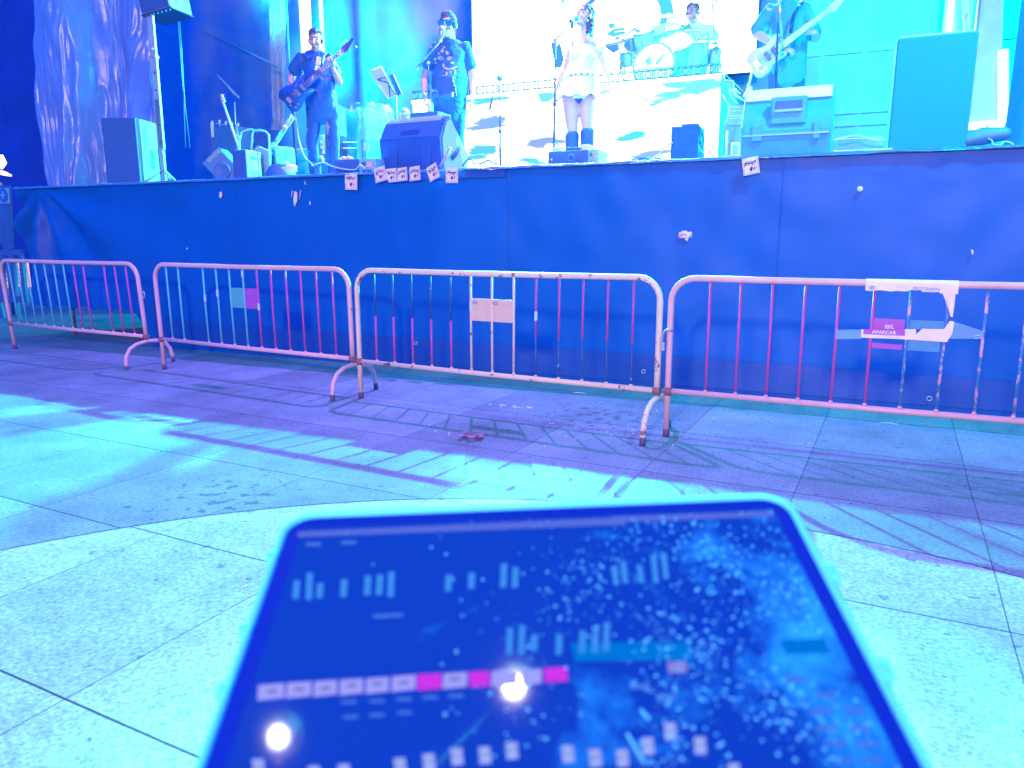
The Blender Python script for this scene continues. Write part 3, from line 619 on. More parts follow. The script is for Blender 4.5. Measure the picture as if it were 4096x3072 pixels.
def wrap(a, b):
    p0, p1 = q4([(648, 230), (1562, 255)], 0); xx = p0.x+(p1.x-p0.x)*a
    jag = .25+.2*noise.noise(Vector((a*9, 1, 0)))+(.25 if a > .8 else 0)-(.25 if .48 < a < .62 else 0)
    rr = .0225
    if b < .5: th = R(80)-b*2*R(80); return Vector((xx, -rr*cos(th), 1.048+rr*sin(th)))
    return Vector((xx, -rr-.004*sin(a*14)*(b-.5), 1.048-(b-.5)*2*(.036+.03*jag)))
mb = MB(); mb.grid(wrap, 80, 10); mb.build('sheet', M_NOTW, n2)
mb = MB(); mb.grid(lambda a, b: (lambda L_, R_: L_+(R_-L_)*a+Vector((0, -.024+.006*sin(a*9+b*4), 0)))(*[q4([(1392+90*b**.8, 282+250*b)], 0)[0], q4([(1535-30*b, 285+248*b)], 0)[0]]), 8, 16); mb.build('hanging_scrap', M_NOTW, n2)
M_GINK = mat('grey_ink', (.22, .25, .36), .8)
A0, B0 = q4([(1110, 268), (1372, 278)], 0)
put_text('PROCESIÓN', (1112, 266), (1372, 280), 1, n2, M_GINK, -.0300)
put_text('— —', (1115, 232), (1155, 234), 1, n2, M_GINK, -.0225); put_text('::', (958, 248), (976, 249), 1, n2, M_GINK, -.0235); put_text('——', (990, 244), (1042, 246), 1, n2, M_GINK, -.0235)
c = q4([(712, 243)], -.024)[0]; mb = MB()
for r_ in (.0085, .0135): mb.tube([(c.x+r_*1.15*cos(k*pi/10), c.y, c.z-.002+r_*.75*sin(k*pi/10)) for k in range(20)], .0016, 5, closed=True)
mb.ball((c.x, c.y, c.z-.002), (.004, .001, .003), sub=1); mb.build('round_emblem', M_BLP, n2)
# little things fastened on the barriers
for o_, pts_ in ((b3, [(2632, 1375), (2632, 1398), (2648, 1398), (2650, 1350), (2655, 1330), (2672, 1318), (2690, 1322)]),):
    mb = MB(); mb.tube([bl(o_, x, y)+Vector((0, -.01, 0)) for x, y in pts_], .008, 6); mb.box(bl(o_, 2652, 1385)+Vector((0, -.014, 0)), (.028, .02, .055), bev=.003); mb.build('hook', M_STEEL, o_)
mb = MB(); mb.tube([(BL+.02+.02*cos(k*pi/8)+.03, -.0, .74+.035*sin(k*pi/8)) for k in range(16)], .006, 6, closed=True); mb.build('chain_link', M_STEEL, b1)
for o_, z in ((b3, .735), (b1, .37)):
    mb = MB(); mb.tube([(-.012+.036*cos(k*pi/8) - .02, .026*sin(k*pi/8), z) for k in range(16)], .004, 6, closed=True); mb.build('wire_tie', M_BLACK, o_)
for x, z, o_ in ((BL*4/14, .745, b2), (BL*6/14, .80, b3), (BL*9/14, .76, b3), (BL*7/14, .985, b2), (BL*8/14, .70, b2), (BL*5/14, .80, b2)):
    mb = MB(); mb.grid(lambda a, b: Vector((x+.012*cos(a*6), .012*sin(a*6), z-.03+.06*b+.012*noise.noise(Vector((a*5, b*4, z*50+x))))), 12, 5); mb.build('tape_scrap', mat('torn_tape', (.5, .75, .8), .3), o_)
for i in (5, 6):
    x = BL*(i+1)/14+.035; mb = MB(); mb.box((x, -.003, .835), (.045, .002, .026)); mb.build('faded_sticker', mat('faded_print', (.42, .32, .50), .8, var=.5, vscale=120), b3)
# ================================================================ LITTER
q = G(1885, 1755); mb = MB()
rnd = random.Random(3)
for k in range(9):
    a = k*.7; c = Vector((q.x+rnd.uniform(-.06, .06), q.y+rnd.uniform(-.05, .05), .012+rnd.uniform(0, .02)))
    mb.poly([c+Vector((.05*cos(a), .05*sin(a), rnd.uniform(-.008, .02))), c+Vector((.03*cos(a+2), .04*sin(a+2), rnd.uniform(-.005, .02))), c+Vector((.045*cos(a+4), .03*sin(a+4), .0))])
solo('dry_leaf', 'crumpled brown leaf lying on the paving before the middle barrier', 'leaf', q, mb, mat('brown_leaf', (.40, .16, .18), .7, var=.4, vscale=30))
for (x, y, lab) in ((2320, 1575, 'small pale paper scrap on the paving beneath the middle barrier’s right half'), (3560, 1698, 'thin pale stick lying on the paving under the right barrier')):
    q = G(x, y); mb = MB(); mb.tube([q+Vector((-.06, 0, .006)), q+Vector((0, .006, .008)), q+Vector((.05, -.004, .006))], .004, 5); solo('litter_scrap', lab, 'litter', q, mb, M_PAPER)
mb = MB()
for x, y, w in ((2040, 1625, 90), ):
    q = G(x, y)
    for k in range(16): c = q+Vector((rnd.uniform(-.18, .18), rnd.uniform(-.03, .03), .003)); mb.box(c, (.03*rnd.random()+.006, .012, .003))
for k in range(26):
    q2 = G(rnd.uniform(1700, 3300), rnd.uniform(1640, 1790)); mb.box(q2+Vector((0, 0, .003)), (.012, .010, .003))
solo('confetti_bits', None, None, G(2040, 1625), mb, M_PAPER, kind='stuff')
mb = MB(); q = G(985, 2352); mb.box(q+Vector((0, 0, .008)), (.012, .01, .008), bev=.002); q2 = G(1410, 1571)
solo('litter_scrap', 'tiny pinkish crumb in the paving joint left of the tablet', 'litter', q, mb, M_PAPER)
# ================================================================ TABLET
pz = .000333333
Rt, Ut, Ft = Vector((1, 0, 0)), Vector((0, sin(PITCH), cos(PITCH))), Vector((0, cos(PITCH), -sin(PITCH)))
def camp(x, y, z): return CO+Rt*((x-2048)/3000*z)+Ut*(-(y-1536)/3000*z)+Ft*z
TL, TR, BL_ = camp(1148, 2055, .407), camp(3148, 1972, .407), camp(905, 3072, .281)
ex = (TR-TL).normalized(); ey = (TL-BL_); ey = (ey-ex*ey.dot(ex)).normalized(); ez = ex.cross(ey)
TWd = (TR-TL).length; THt = .185
tc0 = TL+ex*TWd/2-ey*THt/2
tab = bpy.data.objects.new('tablet', None); COL.objects.link(tab); TM = Matrix((ex, ey, ez)).transposed().to_4x4(); TM.translation = tc0; tab.matrix_world = TM
meta(tab, 'rugged tablet with a sound mixing screen, dusty and out of focus, close in the foreground', 'tablet')
TI = TM.inverted()
def tp(x, y, h=0.0):
    r = ray(x, y); t = (tc0-CO).dot(ez)/r.dot(ez); q = TI @ (CO+r*t); q.z = h; return q
def rrect(w, h, r, z, n=6):
    out = []
    for cx, cy, a0 in ((w/2-r, h/2-r, 0), (-w/2+r, h/2-r, 90), (-w/2+r, -h/2+r, 180), (w/2-r, -h/2+r, 270)):
        out += [(cx+r*cos(R(a0+90*k/n)), cy+r*sin(R(a0+90*k/n)), z) for k in range(n+1)]
    return out
M_RIM = mat('pale_case_rim', (.10, .90, .96), .5, spec=.2); M_BEZ = mat('dark_bezel', (.003, .03, .30), .6, spec=.05)
mb = MB(); mb.prism(rrect(TWd-.004, THt-.004, .014, -.016), (0, 0, .0145)); mb.build('case', M_BLACK, tab)
mb = MB(); mb.tube([Vector(p) for p in rrect(TWd-.003, THt-.003, .015, -.001)], .0020, 8, closed=True); mb.build('rim', M_RIM, tab)
mb = MB(); mb.prism(rrect(TWd-.0065, THt-.0065, .013, -.0016), (0, 0, .0006)); mb.build('bezel', M_BEZ, tab)
# display: dusty glass with reflective coat
m = bpy.data.materials.new('dusty_display'); m.use_nodes = True; nt = m.node_tree; L = nt.links; b = nt.nodes['Principled BSDF']
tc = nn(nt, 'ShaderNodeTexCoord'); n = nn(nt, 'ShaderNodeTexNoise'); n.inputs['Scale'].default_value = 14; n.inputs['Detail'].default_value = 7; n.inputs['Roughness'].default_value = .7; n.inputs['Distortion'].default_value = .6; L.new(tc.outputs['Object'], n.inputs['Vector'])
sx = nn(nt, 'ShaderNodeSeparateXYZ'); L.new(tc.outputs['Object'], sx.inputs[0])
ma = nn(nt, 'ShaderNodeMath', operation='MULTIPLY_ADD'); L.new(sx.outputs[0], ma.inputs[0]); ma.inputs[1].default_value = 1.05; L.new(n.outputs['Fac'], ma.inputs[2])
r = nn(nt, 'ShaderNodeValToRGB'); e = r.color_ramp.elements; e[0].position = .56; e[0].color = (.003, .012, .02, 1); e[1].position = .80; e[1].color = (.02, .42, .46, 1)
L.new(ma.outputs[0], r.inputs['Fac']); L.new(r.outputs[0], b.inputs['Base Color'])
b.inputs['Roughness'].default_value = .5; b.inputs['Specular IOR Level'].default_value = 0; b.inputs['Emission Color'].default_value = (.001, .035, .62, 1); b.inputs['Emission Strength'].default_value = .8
b.inputs['Coat Weight'].default_value = 1; b.inputs['Coat Roughness'].default_value = .04
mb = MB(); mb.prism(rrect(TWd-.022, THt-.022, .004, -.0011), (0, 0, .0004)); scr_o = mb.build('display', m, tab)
def ui(name, quads, col, s, h=-.0005):
    mb = MB()
    for q in quads: mb.poly([tp(x, y, h) for x, y in q])
    return mb.build(name, emis('ui_'+name, col, s), scr_o)
def za(x, y): return (850+x*.746, 1900+y*.746)
def zb(x, y): return (2300+x*.812, 1850+y*.812)
def vbar(f, x, y0, y1, w, lean=0): return [f(x-w/2+lean, y0), f(x+w/2+lean, y0), f(x+w/2, y1), f(x-w/2, y1)]
ui('title_line', [[za(455, 300), za(2212, 222), za(2212, 262), za(455, 330)], [zb(180, 262), zb(980, 235), zb(980, 262), zb(180, 292)]], (.12, .20, .95), .75)
ui('level_meter', [vbar(za, *q, 34, 6) for q in ((445, 560, 660), (515, 520, 665), (572, 575, 655), (700, 555, 650), (828, 535, 640), (892, 530, 640), (953, 515, 650), (1262, 530, 620), (1385, 520, 605), (1558, 470, 600), (1620, 490, 600), (1590, 815, 960), (1655, 800, 960), (1722, 850, 940), (1855, 850, 960), (1980, 830, 950), (2050, 820, 950), (2110, 785, 940))]
   + [vbar(zb, *q, 28, -14) for q in ((250, 480, 590), (330, 500, 590), (400, 450, 590), (450, 440, 570), (205, 510, 600))], (.05, .30, .95), .9)
cells = [((245, 1122), (385, 1112)), ((398, 1110), (530, 1102)), ((545, 1102), (668, 1094)), ((684, 1094), (808, 1086)), ((825, 1086), (945, 1078)), ((962, 1076), (1090, 1066)), ((1238, 1060), (1366, 1052)), ((1500, 1046), (1640, 1040)), ((1660, 1040), (1765, 1034))]
ui('channel_label', [[za(a[0], a[1]), za(b_[0], b_[1]), za(b_[0]-2, b_[1]+78), za(a[0]-6, a[1]+84)] for a, b_ in cells], (.36, .36, 1), .95)
ui('muted_label', [[za(1098, 1066), za(1226, 1058), za(1226, 1140), za(1098, 1150)], [za(1376, 1052), za(1486, 1046), za(1486, 1126), za(1380, 1134)], [za(1776, 1032), za(1898, 1024), za(1908, 1100), za(1782, 1108)]], (.62, .04, .85), .95)
ui('label_text', [[za(x-28, y), za(x+28, y-3), za(x+26, y+16), za(x-28, y+20)] for x, y in ((320, 1150), (466, 1138), (607, 1132), (746, 1118), (884, 1110), (1025, 1102), (1300, 1084))], (.22, .25, .80), .7, -.0003)
caps = [za(1000, 1515), za(1155, 1492), za(1305, 1462), za(1455, 1455), za(1600, 1430), za(1900, 1448), za(2048, 1468), zb(95, 1412), zb(230, 1412), zb(355, 1352), zb(465, 1280), zb(612, 1350), za(700, 1548), za(540, 1558), za(240, 1520), zb(780, 1480)]
ui('fader_cap', [[(x-22, y), (x+24, y-2), (x+30, y+64), (x-16, y+68)] for x, y in caps], (.36, .46, 1), .95)
ui('fader_line', [[(x-20, y+22+k), (x+24, y+20+k), (x+25, y+24+k), (x-19, y+26+k)] for x, y in caps for k in (0, 16)], (.2, .3, .8), .6, -.0003)
ui('small_readout', [[za(x, y), za(x+80, y-3), za(x+80, y+16), za(x, y+18)] for x, y in ((690, 1205), (840, 1200), (985, 1190), (1125, 1180), (1265, 1172), (700, 1285), (840, 1275), (990, 1262), (860, 745), (940, 740), (500, 360), (690, 350))]
   + [[zb(x, y), zb(x+95, y-4), zb(x+100, y+20), zb(x, y+24)] for x, y in ((1180, 1130), (1160, 1210), (1330, 1205), (1190, 1295), (1350, 1290), (1230, 1370), (1390, 1370), (1280, 1455), (1420, 1450), (1040, 1050), (270, 1090), (400, 1140))], (.08, .24, 1), .75)
ui('purple_button', [[zb(452, 978), zb(548, 975), zb(555, 1030), zb(462, 1034)]], (.25, .25, .75), .9)
ui('group_panel', [[zb(1010, 870), zb(1230, 862), zb(1265, 935), zb(1040, 940)], [zb(-20, 885), zb(560, 878), zb(585, 965), zb(0, 975)]], (.0, .25, 1), .7, -.00055)
# droplets and dust lying on the glass
mb = MB(); rnd = random.Random(11)
def dome(x, y, r):
    n = 7; z0 = -.0006; top = mb.bm.verts.new((x, y, z0+r*.5)); k1 = [mb.bm.verts.new((x+r*.7*cos(2*pi*k/n), y+r*.7*sin(2*pi*k/n), z0+r*.32)) for k in range(n)]; k2 = [mb.bm.verts.new((x+r*cos(2*pi*k/n), y+r*sin(2*pi*k/n), z0)) for k in range(n)]
    for k in range(n): mb._f([top, k1[k], k1[(k+1) % n]]); mb._f([k1[k], k2[k], k2[(k+1) % n], k1[(k+1) % n]])
cnt = 0
while cnt < 1500:
    x = rnd.uniform(-TWd/2+.012, TWd/2-.012); y = rnd.uniform(-THt/2+.01, THt/2-.012)
    d = max(0, (x+.10)/.22)*.9+.06
    d = max(.03, min(1, (x+.065)/.15)); d = d*d*(3-2*d)
    if rnd.random() > d*(.55+1.3*noise.noise(Vector((x*26, y*26, 4)))): continue
    dome(x, y, rnd.choice((.0002, .0003, .0003, .00045, .0006, .0008))); cnt += 1
for (x, y, a, l) in ((.030, -.052, -70, .012), (.036, -.038, -60, .004)):
    for k in range(9): dome(x+l*(k/8-.5)*cos(R(a)), y+l*(k/8-.5)*sin(R(a)), .0008)
mb.build('droplets', mat('water_dust', (.06, .70, .74), .25, spec=.8), scr_o)['kind'] = 'stuff'
for x0, y0, x1, y1, h in ((2010, 1995, 2350, 1960, .003), (2590, 1960, 2700, 1955, .003), (2960, 1955, 3080, 1950, .002), (1700, 2010, 1830, 2000, .0015)):
    A, B = tp(x0, y0), tp(x1, y1); A.y = B.y = THt/2+h*.3; mb = MB(); mb.box(((A.x+B.x)/2, A.y, -.006), (B.x-A.x, .004+h, .007), bev=.002); mb.build('side_button', M_RIM, tab)
for px, py in ((2, 2230), (3, 2520), (4, 2760)):
    A = tp(1148-(py-2055)*.24, py); A.x = -TWd/2+.0005; mb = MB(); mb.box((A.x, A.y, -.001), (.0055, .006, .006), bev=.001); mb.build('bumper', M_RIM, tab)
for py in (2290, 2690):
    A = tp(3300, py); A.x = TWd/2-.0002; mb = MB(); mb.box((A.x+.0012, A.y, -.003), (.006, .010, .010), bev=.002); mb.build('bumper', M_RIM, tab)
# its stand below, out of the picture's sight
bc = tc0-ez*.02
sd = thing('tablet_stand', 'black pole stand carrying the tablet from below', 'stand', st((bc.x, bc.y-.02, 0)), yaw=0)
mb = MB(); mb.tube([(0, 0, .03), (0, 0, bc.z-.045)], .012, 10); mb.build('pole', M_BLACK, sd)
mb = MB(); mb.box((0, .02, bc.z-.04), (.10, .07, .012)); mb.build('cradle', M_BLACK, sd)
for k in range(3):
    a = k*2.094+.5; mb = MB(); mb.tube([(0, 0, .12), (.24*cos(a), .24*sin(a), .012)], .008, 8); mb.build('leg', M_BLACK, sd)
# ================================================================ STREET LAMP seen mirrored in the tablet
M_LAMP = emis('lamp_glow', (1, .93, .86), 420)
heads = []
for (x, y, hz) in ((2055, 2738, 6.4), (1112, 2945, 6.4)):
    r_ = ray(x, y).normalized(); rf = r_-2*r_.dot(ez)*ez; p0 = TM @ tp(x, y); heads.append(p0+rf*((hz-p0.z)/rf.z))
for i, (h, lab) in enumerate(zip(heads, ('street lamp arching overhead whose glare shows in the middle of the tablet', 'street lamp arching overhead whose glare shows in the tablet’s lower left corner'))):
    base = Vector((-6.5+i*-1.0, -3.0-i*2.0, 0)); o = thing('street_lamp', lab, 'street lamp', st(base), yaw=0); b0 = h-base
    mb = MB(); mb.tube([(0, 0, 0), (0, 0, 5.6), (b0.x*.15, b0.y*.15, 6.5), (b0.x*.5, b0.y*.5, 6.9), (b0.x, b0.y, b0.z+.16)], [.07, .06, .05, .04, .03], 12); mb.build('pole', M_STEEL, o)
    mb = MB(); mb.lathe([(.0, .14), (.10, .13), (.17, .06), (.18, .03), (.0, .03)], Matrix.Translation(b0)); mb.build('lamp_head', M_STEEL, o)
    mb = MB(); mb.lathe([(.0, -.03), (.05, -.02), (.075 if i == 0 else .05, .02), (.0, .028)], Matrix.Translation(b0)); mb.build('lamp_glass', M_LAMP, o)
# ================================================================ LEFT EDGE: sign post, plastic barrier, bright lamp
q = G(30, 1255); q = P(40, 1060, 0) if False else q
VV = q.y
def E(x, y, dv=0): return P(x, y, VV+dv)
t = T('sign_board', 'dark board with a round blue arrow sign, cut by the left edge of the photograph', 'sign', (E(15, 1000).x, VV, 0))
mb = MB(); mb.prism([E(-40, 740), E(36, 742), E(48, 995), E(20, 1002), E(-40, 900)], (0, .04, 0)); t.part('board', mb, M_NAVY)
mb = MB(); mb.prism([E(-30, 752, -.01), E(33, 753, -.01), E(38, 814, -.01), E(-30, 812, -.01)], (0, .008, 0)); pl = t.part('white_plate', mb, mat('sign_white', (.35, .55, .65), .4))
c = E(12, 781, -.02); mb = MB(); rr_ = .055*(E(40, 781).x-E(0, 781).x)/.14*1.0; rr_ = (E(30, 781).x-E(12, 781).x)
mb.prism([(c.x+rr_*cos(k*pi/12), c.y, c.z+rr_*sin(k*pi/12)) for k in range(24)], (0, .006, 0)); t.part('blue_disc', mb, mat('sign_blue', (.01, .2, .6), .4), pl)
mb = MB(); mb.box((c.x, c.y-.004, c.z), (rr_*.25, .004, rr_*1.1)); mb.box((c.x, c.y-.004, c.z), (rr_*1.1, .004, rr_*.22)); t.part('arrow', mb, mat('sign_white', (.35, .55, .65), .4), pl)
for x in (-30, 20):
    mb = MB(); a_ = E(x, 995); mb.tube([a_, (a_.x, a_.y+.02, 0)], .03, 8); t.part('leg', mb, M_NAVY)
VV2 = VV-.5
t = T('plastic_barrier', 'dark plastic fence panel with open slots standing at the left edge', 'barrier', (P(40, 1150, VV2).x, VV2, 0))
def F2(x, y): return P(x, y, VV2)
def fr(pts, m_='dark'): mb.prism([F2(*p) for p in pts], (0, .05, 0))
mb = MB(); fr([(-60, 1000), (82, 998), (84, 1020), (-60, 1022)]); fr([(-60, 1180), (105, 1185), (108, 1210), (-60, 1208)])
fr([(-12, 1022), (8, 1022), (18, 1182), (-2, 1182)]); fr([(34, 1022), (52, 1022), (66, 1184), (50, 1184)]); fr([(72, 1020), (84, 1020), (104, 1186), (90, 1186)])
fr([(52, 1208), (66, 1209), (78, 1290), (66, 1290)]); fr([(-60, 1210), (0, 1208), (22, 1300), (-60, 1310)])
t.part('frame', mb, M_NAVY)
mb = MB(); fr([(-60, 1290), (90, 1286), (92, 1298), (-60, 1302)]); t.part('base', mb, M_NAVY)
t = T('glow_shutter', 'pinkish wall with painted glow glimpsed between the plastic fence slots', 'wall', (F2(30, 1100).x-1.0, VV2+5, 0))
mb = MB(); a_ = P(-120, 1100, VV2+5); b_ = P(90, 1100, VV2+5); zt_ = P(30, 1052, VV2+5).z; zb_ = max(.02, P(30, 1200, VV2+5).z); mb.box(((a_.x+b_.x)/2, VV2+5.1, (zt_+zb_)/2), (b_.x-a_.x, .2, zt_-zb_)); t.part('wall_face', mb, emis('shutter_glow', (1, .55, .72), 1.0))  # no lamp here: the wall's lit look is emission of its own
for k in range(5):
    mb = MB(); mb.box(((a_.x+b_.x)/2, VV2+4.98, zb_+(zt_-zb_)*(k+.7)/5.4), (b_.x-a_.x, .02, .02), rot=Matrix.Rotation(.08, 3, 'Y')); t.part('slat', mb, M_BROW)
q = P(5, 660, VV+2.0)
t = T('bright_lamp', 'glaring warm white lamp at the left edge level with the stage', 'lamp', (q.x-.1, q.y, 0))
mb = MB(); mb.tube([(q.x-.1, q.y, 0), (q.x-.1, q.y, q.z-.35)], .04, 8); t.part('post', mb, M_STEEL)
mb = MB(); mb.tube([P(6, 622, VV+2), P(14, 650, VV+2), P(5, 672, VV+2)], [.03, .06, .03], 10); t.part('bulb', mb, emis('bulb_glow', (1, .95, .95), 8))
mb = MB(); mb.tube([P(-20, 684, VV+2), P(20, 694, VV+2), P(44, 702, VV+2)], [.05, .045, .02], 10); t.part('shade', mb, emis('shade_glow', (1, .7, .75), 2.2))
# ================================================================ PEOPLE
def ruffle(o, amp, sc, seed=0, zs=1.0):
    ns = [v.normal.copy() for v in o.data.vertices]
    for v, nv in zip(o.data.vertices, ns):
        c = v.co; n = noise.noise(Vector((c.x*sc, c.y*sc, c.z*sc*zs+seed))); v.co = c+nv*amp*n
def lerp(a, b, t): return Vector(a)+(Vector(b)-Vector(a))*t
class Per:
    def __init__(s, label, x, v, yaw, H=1.76, z=DZ, group='band members playing on the stage'):
        s.H = H; s.yaw = yaw; s.o = thing('person', label, 'person', (colu(x, v, z+.9), v, z), group, yaw=yaw)
        s.Mw = Matrix.LocRotScale(s.o.location, s.o.rotation_euler, None); s.Mi = s.Mw.inverted()
    def L(s, x, y, dy=0.0):
        n = s.Mw.to_3x3() @ Vector((0, 1, 0)); r = ray(x, y); t = ((s.o.location-CO).dot(n)+dy)/r.dot(n); return s.Mi @ (CO+r*t)
def hand(mb, w, d, pn, side, curl=.35, sc=1.0, spread=.15):
    """wrist, pointing direction, palm normal; thumb leaves on `side`"""
    d = Vector(d).normalized(); pn = Vector(pn); pn = (pn-d*pn.dot(d)).normalized(); sx = d.cross(pn)*side; w = Vector(w)
    mb.loft([(w-d*.01*sc, .024*sc, .018*sc), (w+d*.03*sc, .034*sc, .016*sc), (w+d*.075*sc, .040*sc, .014*sc), (w+d*.09*sc, .038*sc, .012*sc)], 10, sx)
    for k, (off, ln) in enumerate(((-.030, .82), (-.010, .96), (.010, 1.0), (.029, .9))):
        p = w+d*.088*sc+sx*off*-1*sc; dd = (d-sx*off*spread*10).normalized(); pts = [p-dd*.01*sc]; a = curl*(1+.15*k)
        for j, l in enumerate((.040, .027, .020)):
            a2 = a*(j+.6); q = dd*cos(a2)+pn*sin(a2); p = p+q*l*ln*sc; pts.append(p)
        mb.tube(pts, [.0098*sc, .0094*sc, .0088*sc, .0070*sc], 7); mb.ball(pts[-1], .0072*sc, sub=1)
    p = w+d*.03*sc+sx*.028*sc; q = (d*.6+sx*.7+pn*.35).normalized(); q2 = (d*.85+sx*.2+pn*.5).normalized()
    mb.tube([p-q*.015*sc, p+q*.03*sc, p+q*.03*sc+q2*.032*sc], [.014*sc, .012*sc, .009*sc], 7); mb.ball(p+q*.03*sc+q2*.032*sc, .009*sc, sub=1)
def head(mb, M, fem=False):
    def B(c, r, s=2): mb.ball(M @ Vector(c), r, M.to_3x3().normalized(), s)
    B((0, .012, .035), (.073, .090, .078)); B((0, -.018, -.02), (.060, .068, .085)); B((0, -.03, -.078), (.044 if fem else .050, .050, .036)); B((0, -.066, -.098), (.020, .018, .016))
    B((0, -.078, .034), (.046, .014, .012)); B((-.034, -.060, -.03), (.026, .024, .026)); B((.034, -.060, -.03), (.026, .024, .026))
    mb.tube([M @ Vector(p) for p in ((0, -.080, .022), (0, -.095, .0), (0, -.106, -.022), (0, -.100, -.034), (0, -.085, -.040))], [.009, .010, .013, .012, .008], 8)
    for s in (-1, 1): B((s*.010, -.093, -.032), (.008, .010, .008), 1); B((s*.076, .012, -.008), (.010, .020, .032)); B((s*.072, -.01, -.06), (.006, .02, .02), 1)
    B((0, -.083, -.058), (.024, .012, .008)); B((0, -.081, -.069), (.020, .012, .008))
def paint_face(o, Mi, hair=None):
    for p in o.data.polygons:
        c = Mi @ p.center
        if not (-.13 < c.y < -.045 and -.12 < c.z < .08 and abs(c.x) < .08): continue
        ax = abs(c.x)
        if ((ax-.031)/.013)**2+((c.z-.004)/.005)**2 < 1: p.material_index = 3
        elif ((ax-.033)/.017)**2+((c.z-.029)/.004)**2 < 1: p.material_index = 2
        elif ((ax)/.024)**2+((c.z+.064)/.0085)**2 < 1 and c.y < -.07: p.material_index = 1
def limb(mb, a, b, c, ra, rb, rc, rm=None, xd=(0, 1, 0)):
    a, b, c = Vector(a), Vector(b), Vector(c)
    mb.loft([(a, ra, ra), (lerp(a, b, .5), (ra+rb)/2*1.04, (ra+rb)/2*1.04), (lerp(a, b, .9), rb, rb), (b, rb*.98, rb*.98)], 12, xd)
    mb.loft([(b, rb*.98, rb*.98), (lerp(b, c, .25), rb*1.02, rb*1.02), (lerp(b, c, .7), (rb+rc*2)/3, (rb+rc*2)/3), (c, rc, rc*.85)], 12, xd)
def make(per, sh, hips, head_c, hyaw=0, hpitch=0, hroll=0, arms=(), legs=(), skin=M_SKIN, fem=False, belly=0.0, shw=1.0, shirt=None, trousers=None, shoes=None, hands=(), neck_r=.054, sleeve=.62, trs_r=1.0, dress=None, hsc=1.1):
    """sh: two shoulder joints; hips: two hip joints; arms: (elbow, wrist) pairs; legs: (knee, ankle) pairs"""
    o = per.o; s = per.H/1.76; sL, sR = map(Vector, sh); hL, hR = map(Vector, hips); sm = (sL+sR)/2; hm = (hL+hR)/2
    fwd = Vector((0, -1, 0)); HM = Matrix.Translation(Vector(head_c)) @ Matrix.Rotation(R(hyaw), 4, 'Z') @ Matrix.Rotation(R(hroll), 4, 'Y') @ Matrix.Rotation(R(hpitch), 4, 'X') @ Matrix.Scale(s*hsc, 4)
    w = (sR-sL).length/2; ax = (sR-sL).normalized(); up = (sm-hm); nk = sm+Vector((0, .015, .035)); hb = HM @ Vector((0, .02, -.05))
    def torso(mb, g=0.0, low=0.0):
        mb.loft([(hm-up*.10-up*low, .155*s+g, .105*s+g), (hm, .165*s+g, .115*s+g+belly*.3), (hm+up*.25, .148*s+g+belly*.55, .105*s+g+belly), (hm+up*.5, .150*s+g+belly*.5, .110*s+g+belly*.8), (hm+up*.75, w*.86+g, .115*s+g), (hm+up*.93, w*.97+g, .095*s+g), (hm+up*1.04, w*.70+g, .066*s+g)], 24, ax)
        if fem:
            for k in (-1, 1): mb.ball(hm+up*.72+ax*k*.068+fwd*.080, (.058+g, .050+g, .055+g))
    mb = MB(); torso(mb); mb.loft([(nk-Vector((0, 0, .04)), neck_r*1.25, neck_r*1.1), (lerp(nk, hb, .5), neck_r, neck_r), (hb, neck_r*.95, neck_r)], 14)
    head(mb, HM, fem)
    a1, a2, a3 = (.042, .034, .025) if fem else (.055, .044, .030)
    for S0, (e, wr) in zip((sL, sR), arms):
        mb.ball(S0, a1*1.12); limb(mb, S0, e, wr, a1*s, a2*s, a3*s)
    for h in hands: hand(mb, *h)
    l1, l2, l3 = (.104, .061, .040) if fem else (.088, .058, .042)
    for h0, (k, a) in zip((hL, hR), legs):
        h0 = h0+Vector((0, 0, -.03)); mb.loft([(h0, l1*s, l1*s), (lerp(h0, k, .35), l1*.95*s, l1*.95*s), (lerp(h0, k, .75), (l1+l2)/2*.95*s, (l1+l2)/2*.95*s), (k, l2*s, l2*1.05*s)], 14)
        mb.loft([(k, l2*s, l2*1.05*s), (lerp(k, a, .3), l2*1.02*s, l2*1.08*s), (lerp(k, a, .7), (l2+l3)/2*.9*s, (l2+l3)/2*.9*s), (a, l3*s, l3*s)], 14)
        a = Vector(a); mb.loft([(a+Vector((0, .04, -.035)), .03, .035), (a+Vector((0, -.04, -.04)), .038, .03), (a+Vector((0, -.14, -.055)), .035, .02)], 10)
    body = remesh(mb, 'body', [skin, M_LIP, M_BROW, M_EYE], o, .0075, 4); paint_face(body, HM.inverted())
    if shirt:
        mb = MB(); torso(mb, .018, .06)
        for S0, (e, wr) in zip((sL, sR), arms):
            d = Vector(e)-S0; mb.loft([(S0-d*.05, a1*1.15, a1*1.15), (S0+d*.3, a1*1.28, a1*1.22), (S0+d*sleeve, a1*1.45, a1*1.32)], 14); mb.ball(S0-Vector((0, 0, .012)), a1*1.18)
        mb.loft([(nk-Vector((0, 0, .03)), neck_r*1.5, neck_r*1.3), (nk+Vector((0, 0, -.012)), neck_r*1.25, neck_r*1.15)], 14)
        c = remesh(mb, 'shirt', shirt, o, .010, 5); ruffle(c, .012, 7, 3, .5); ruffle(c, .003, 22, 7)
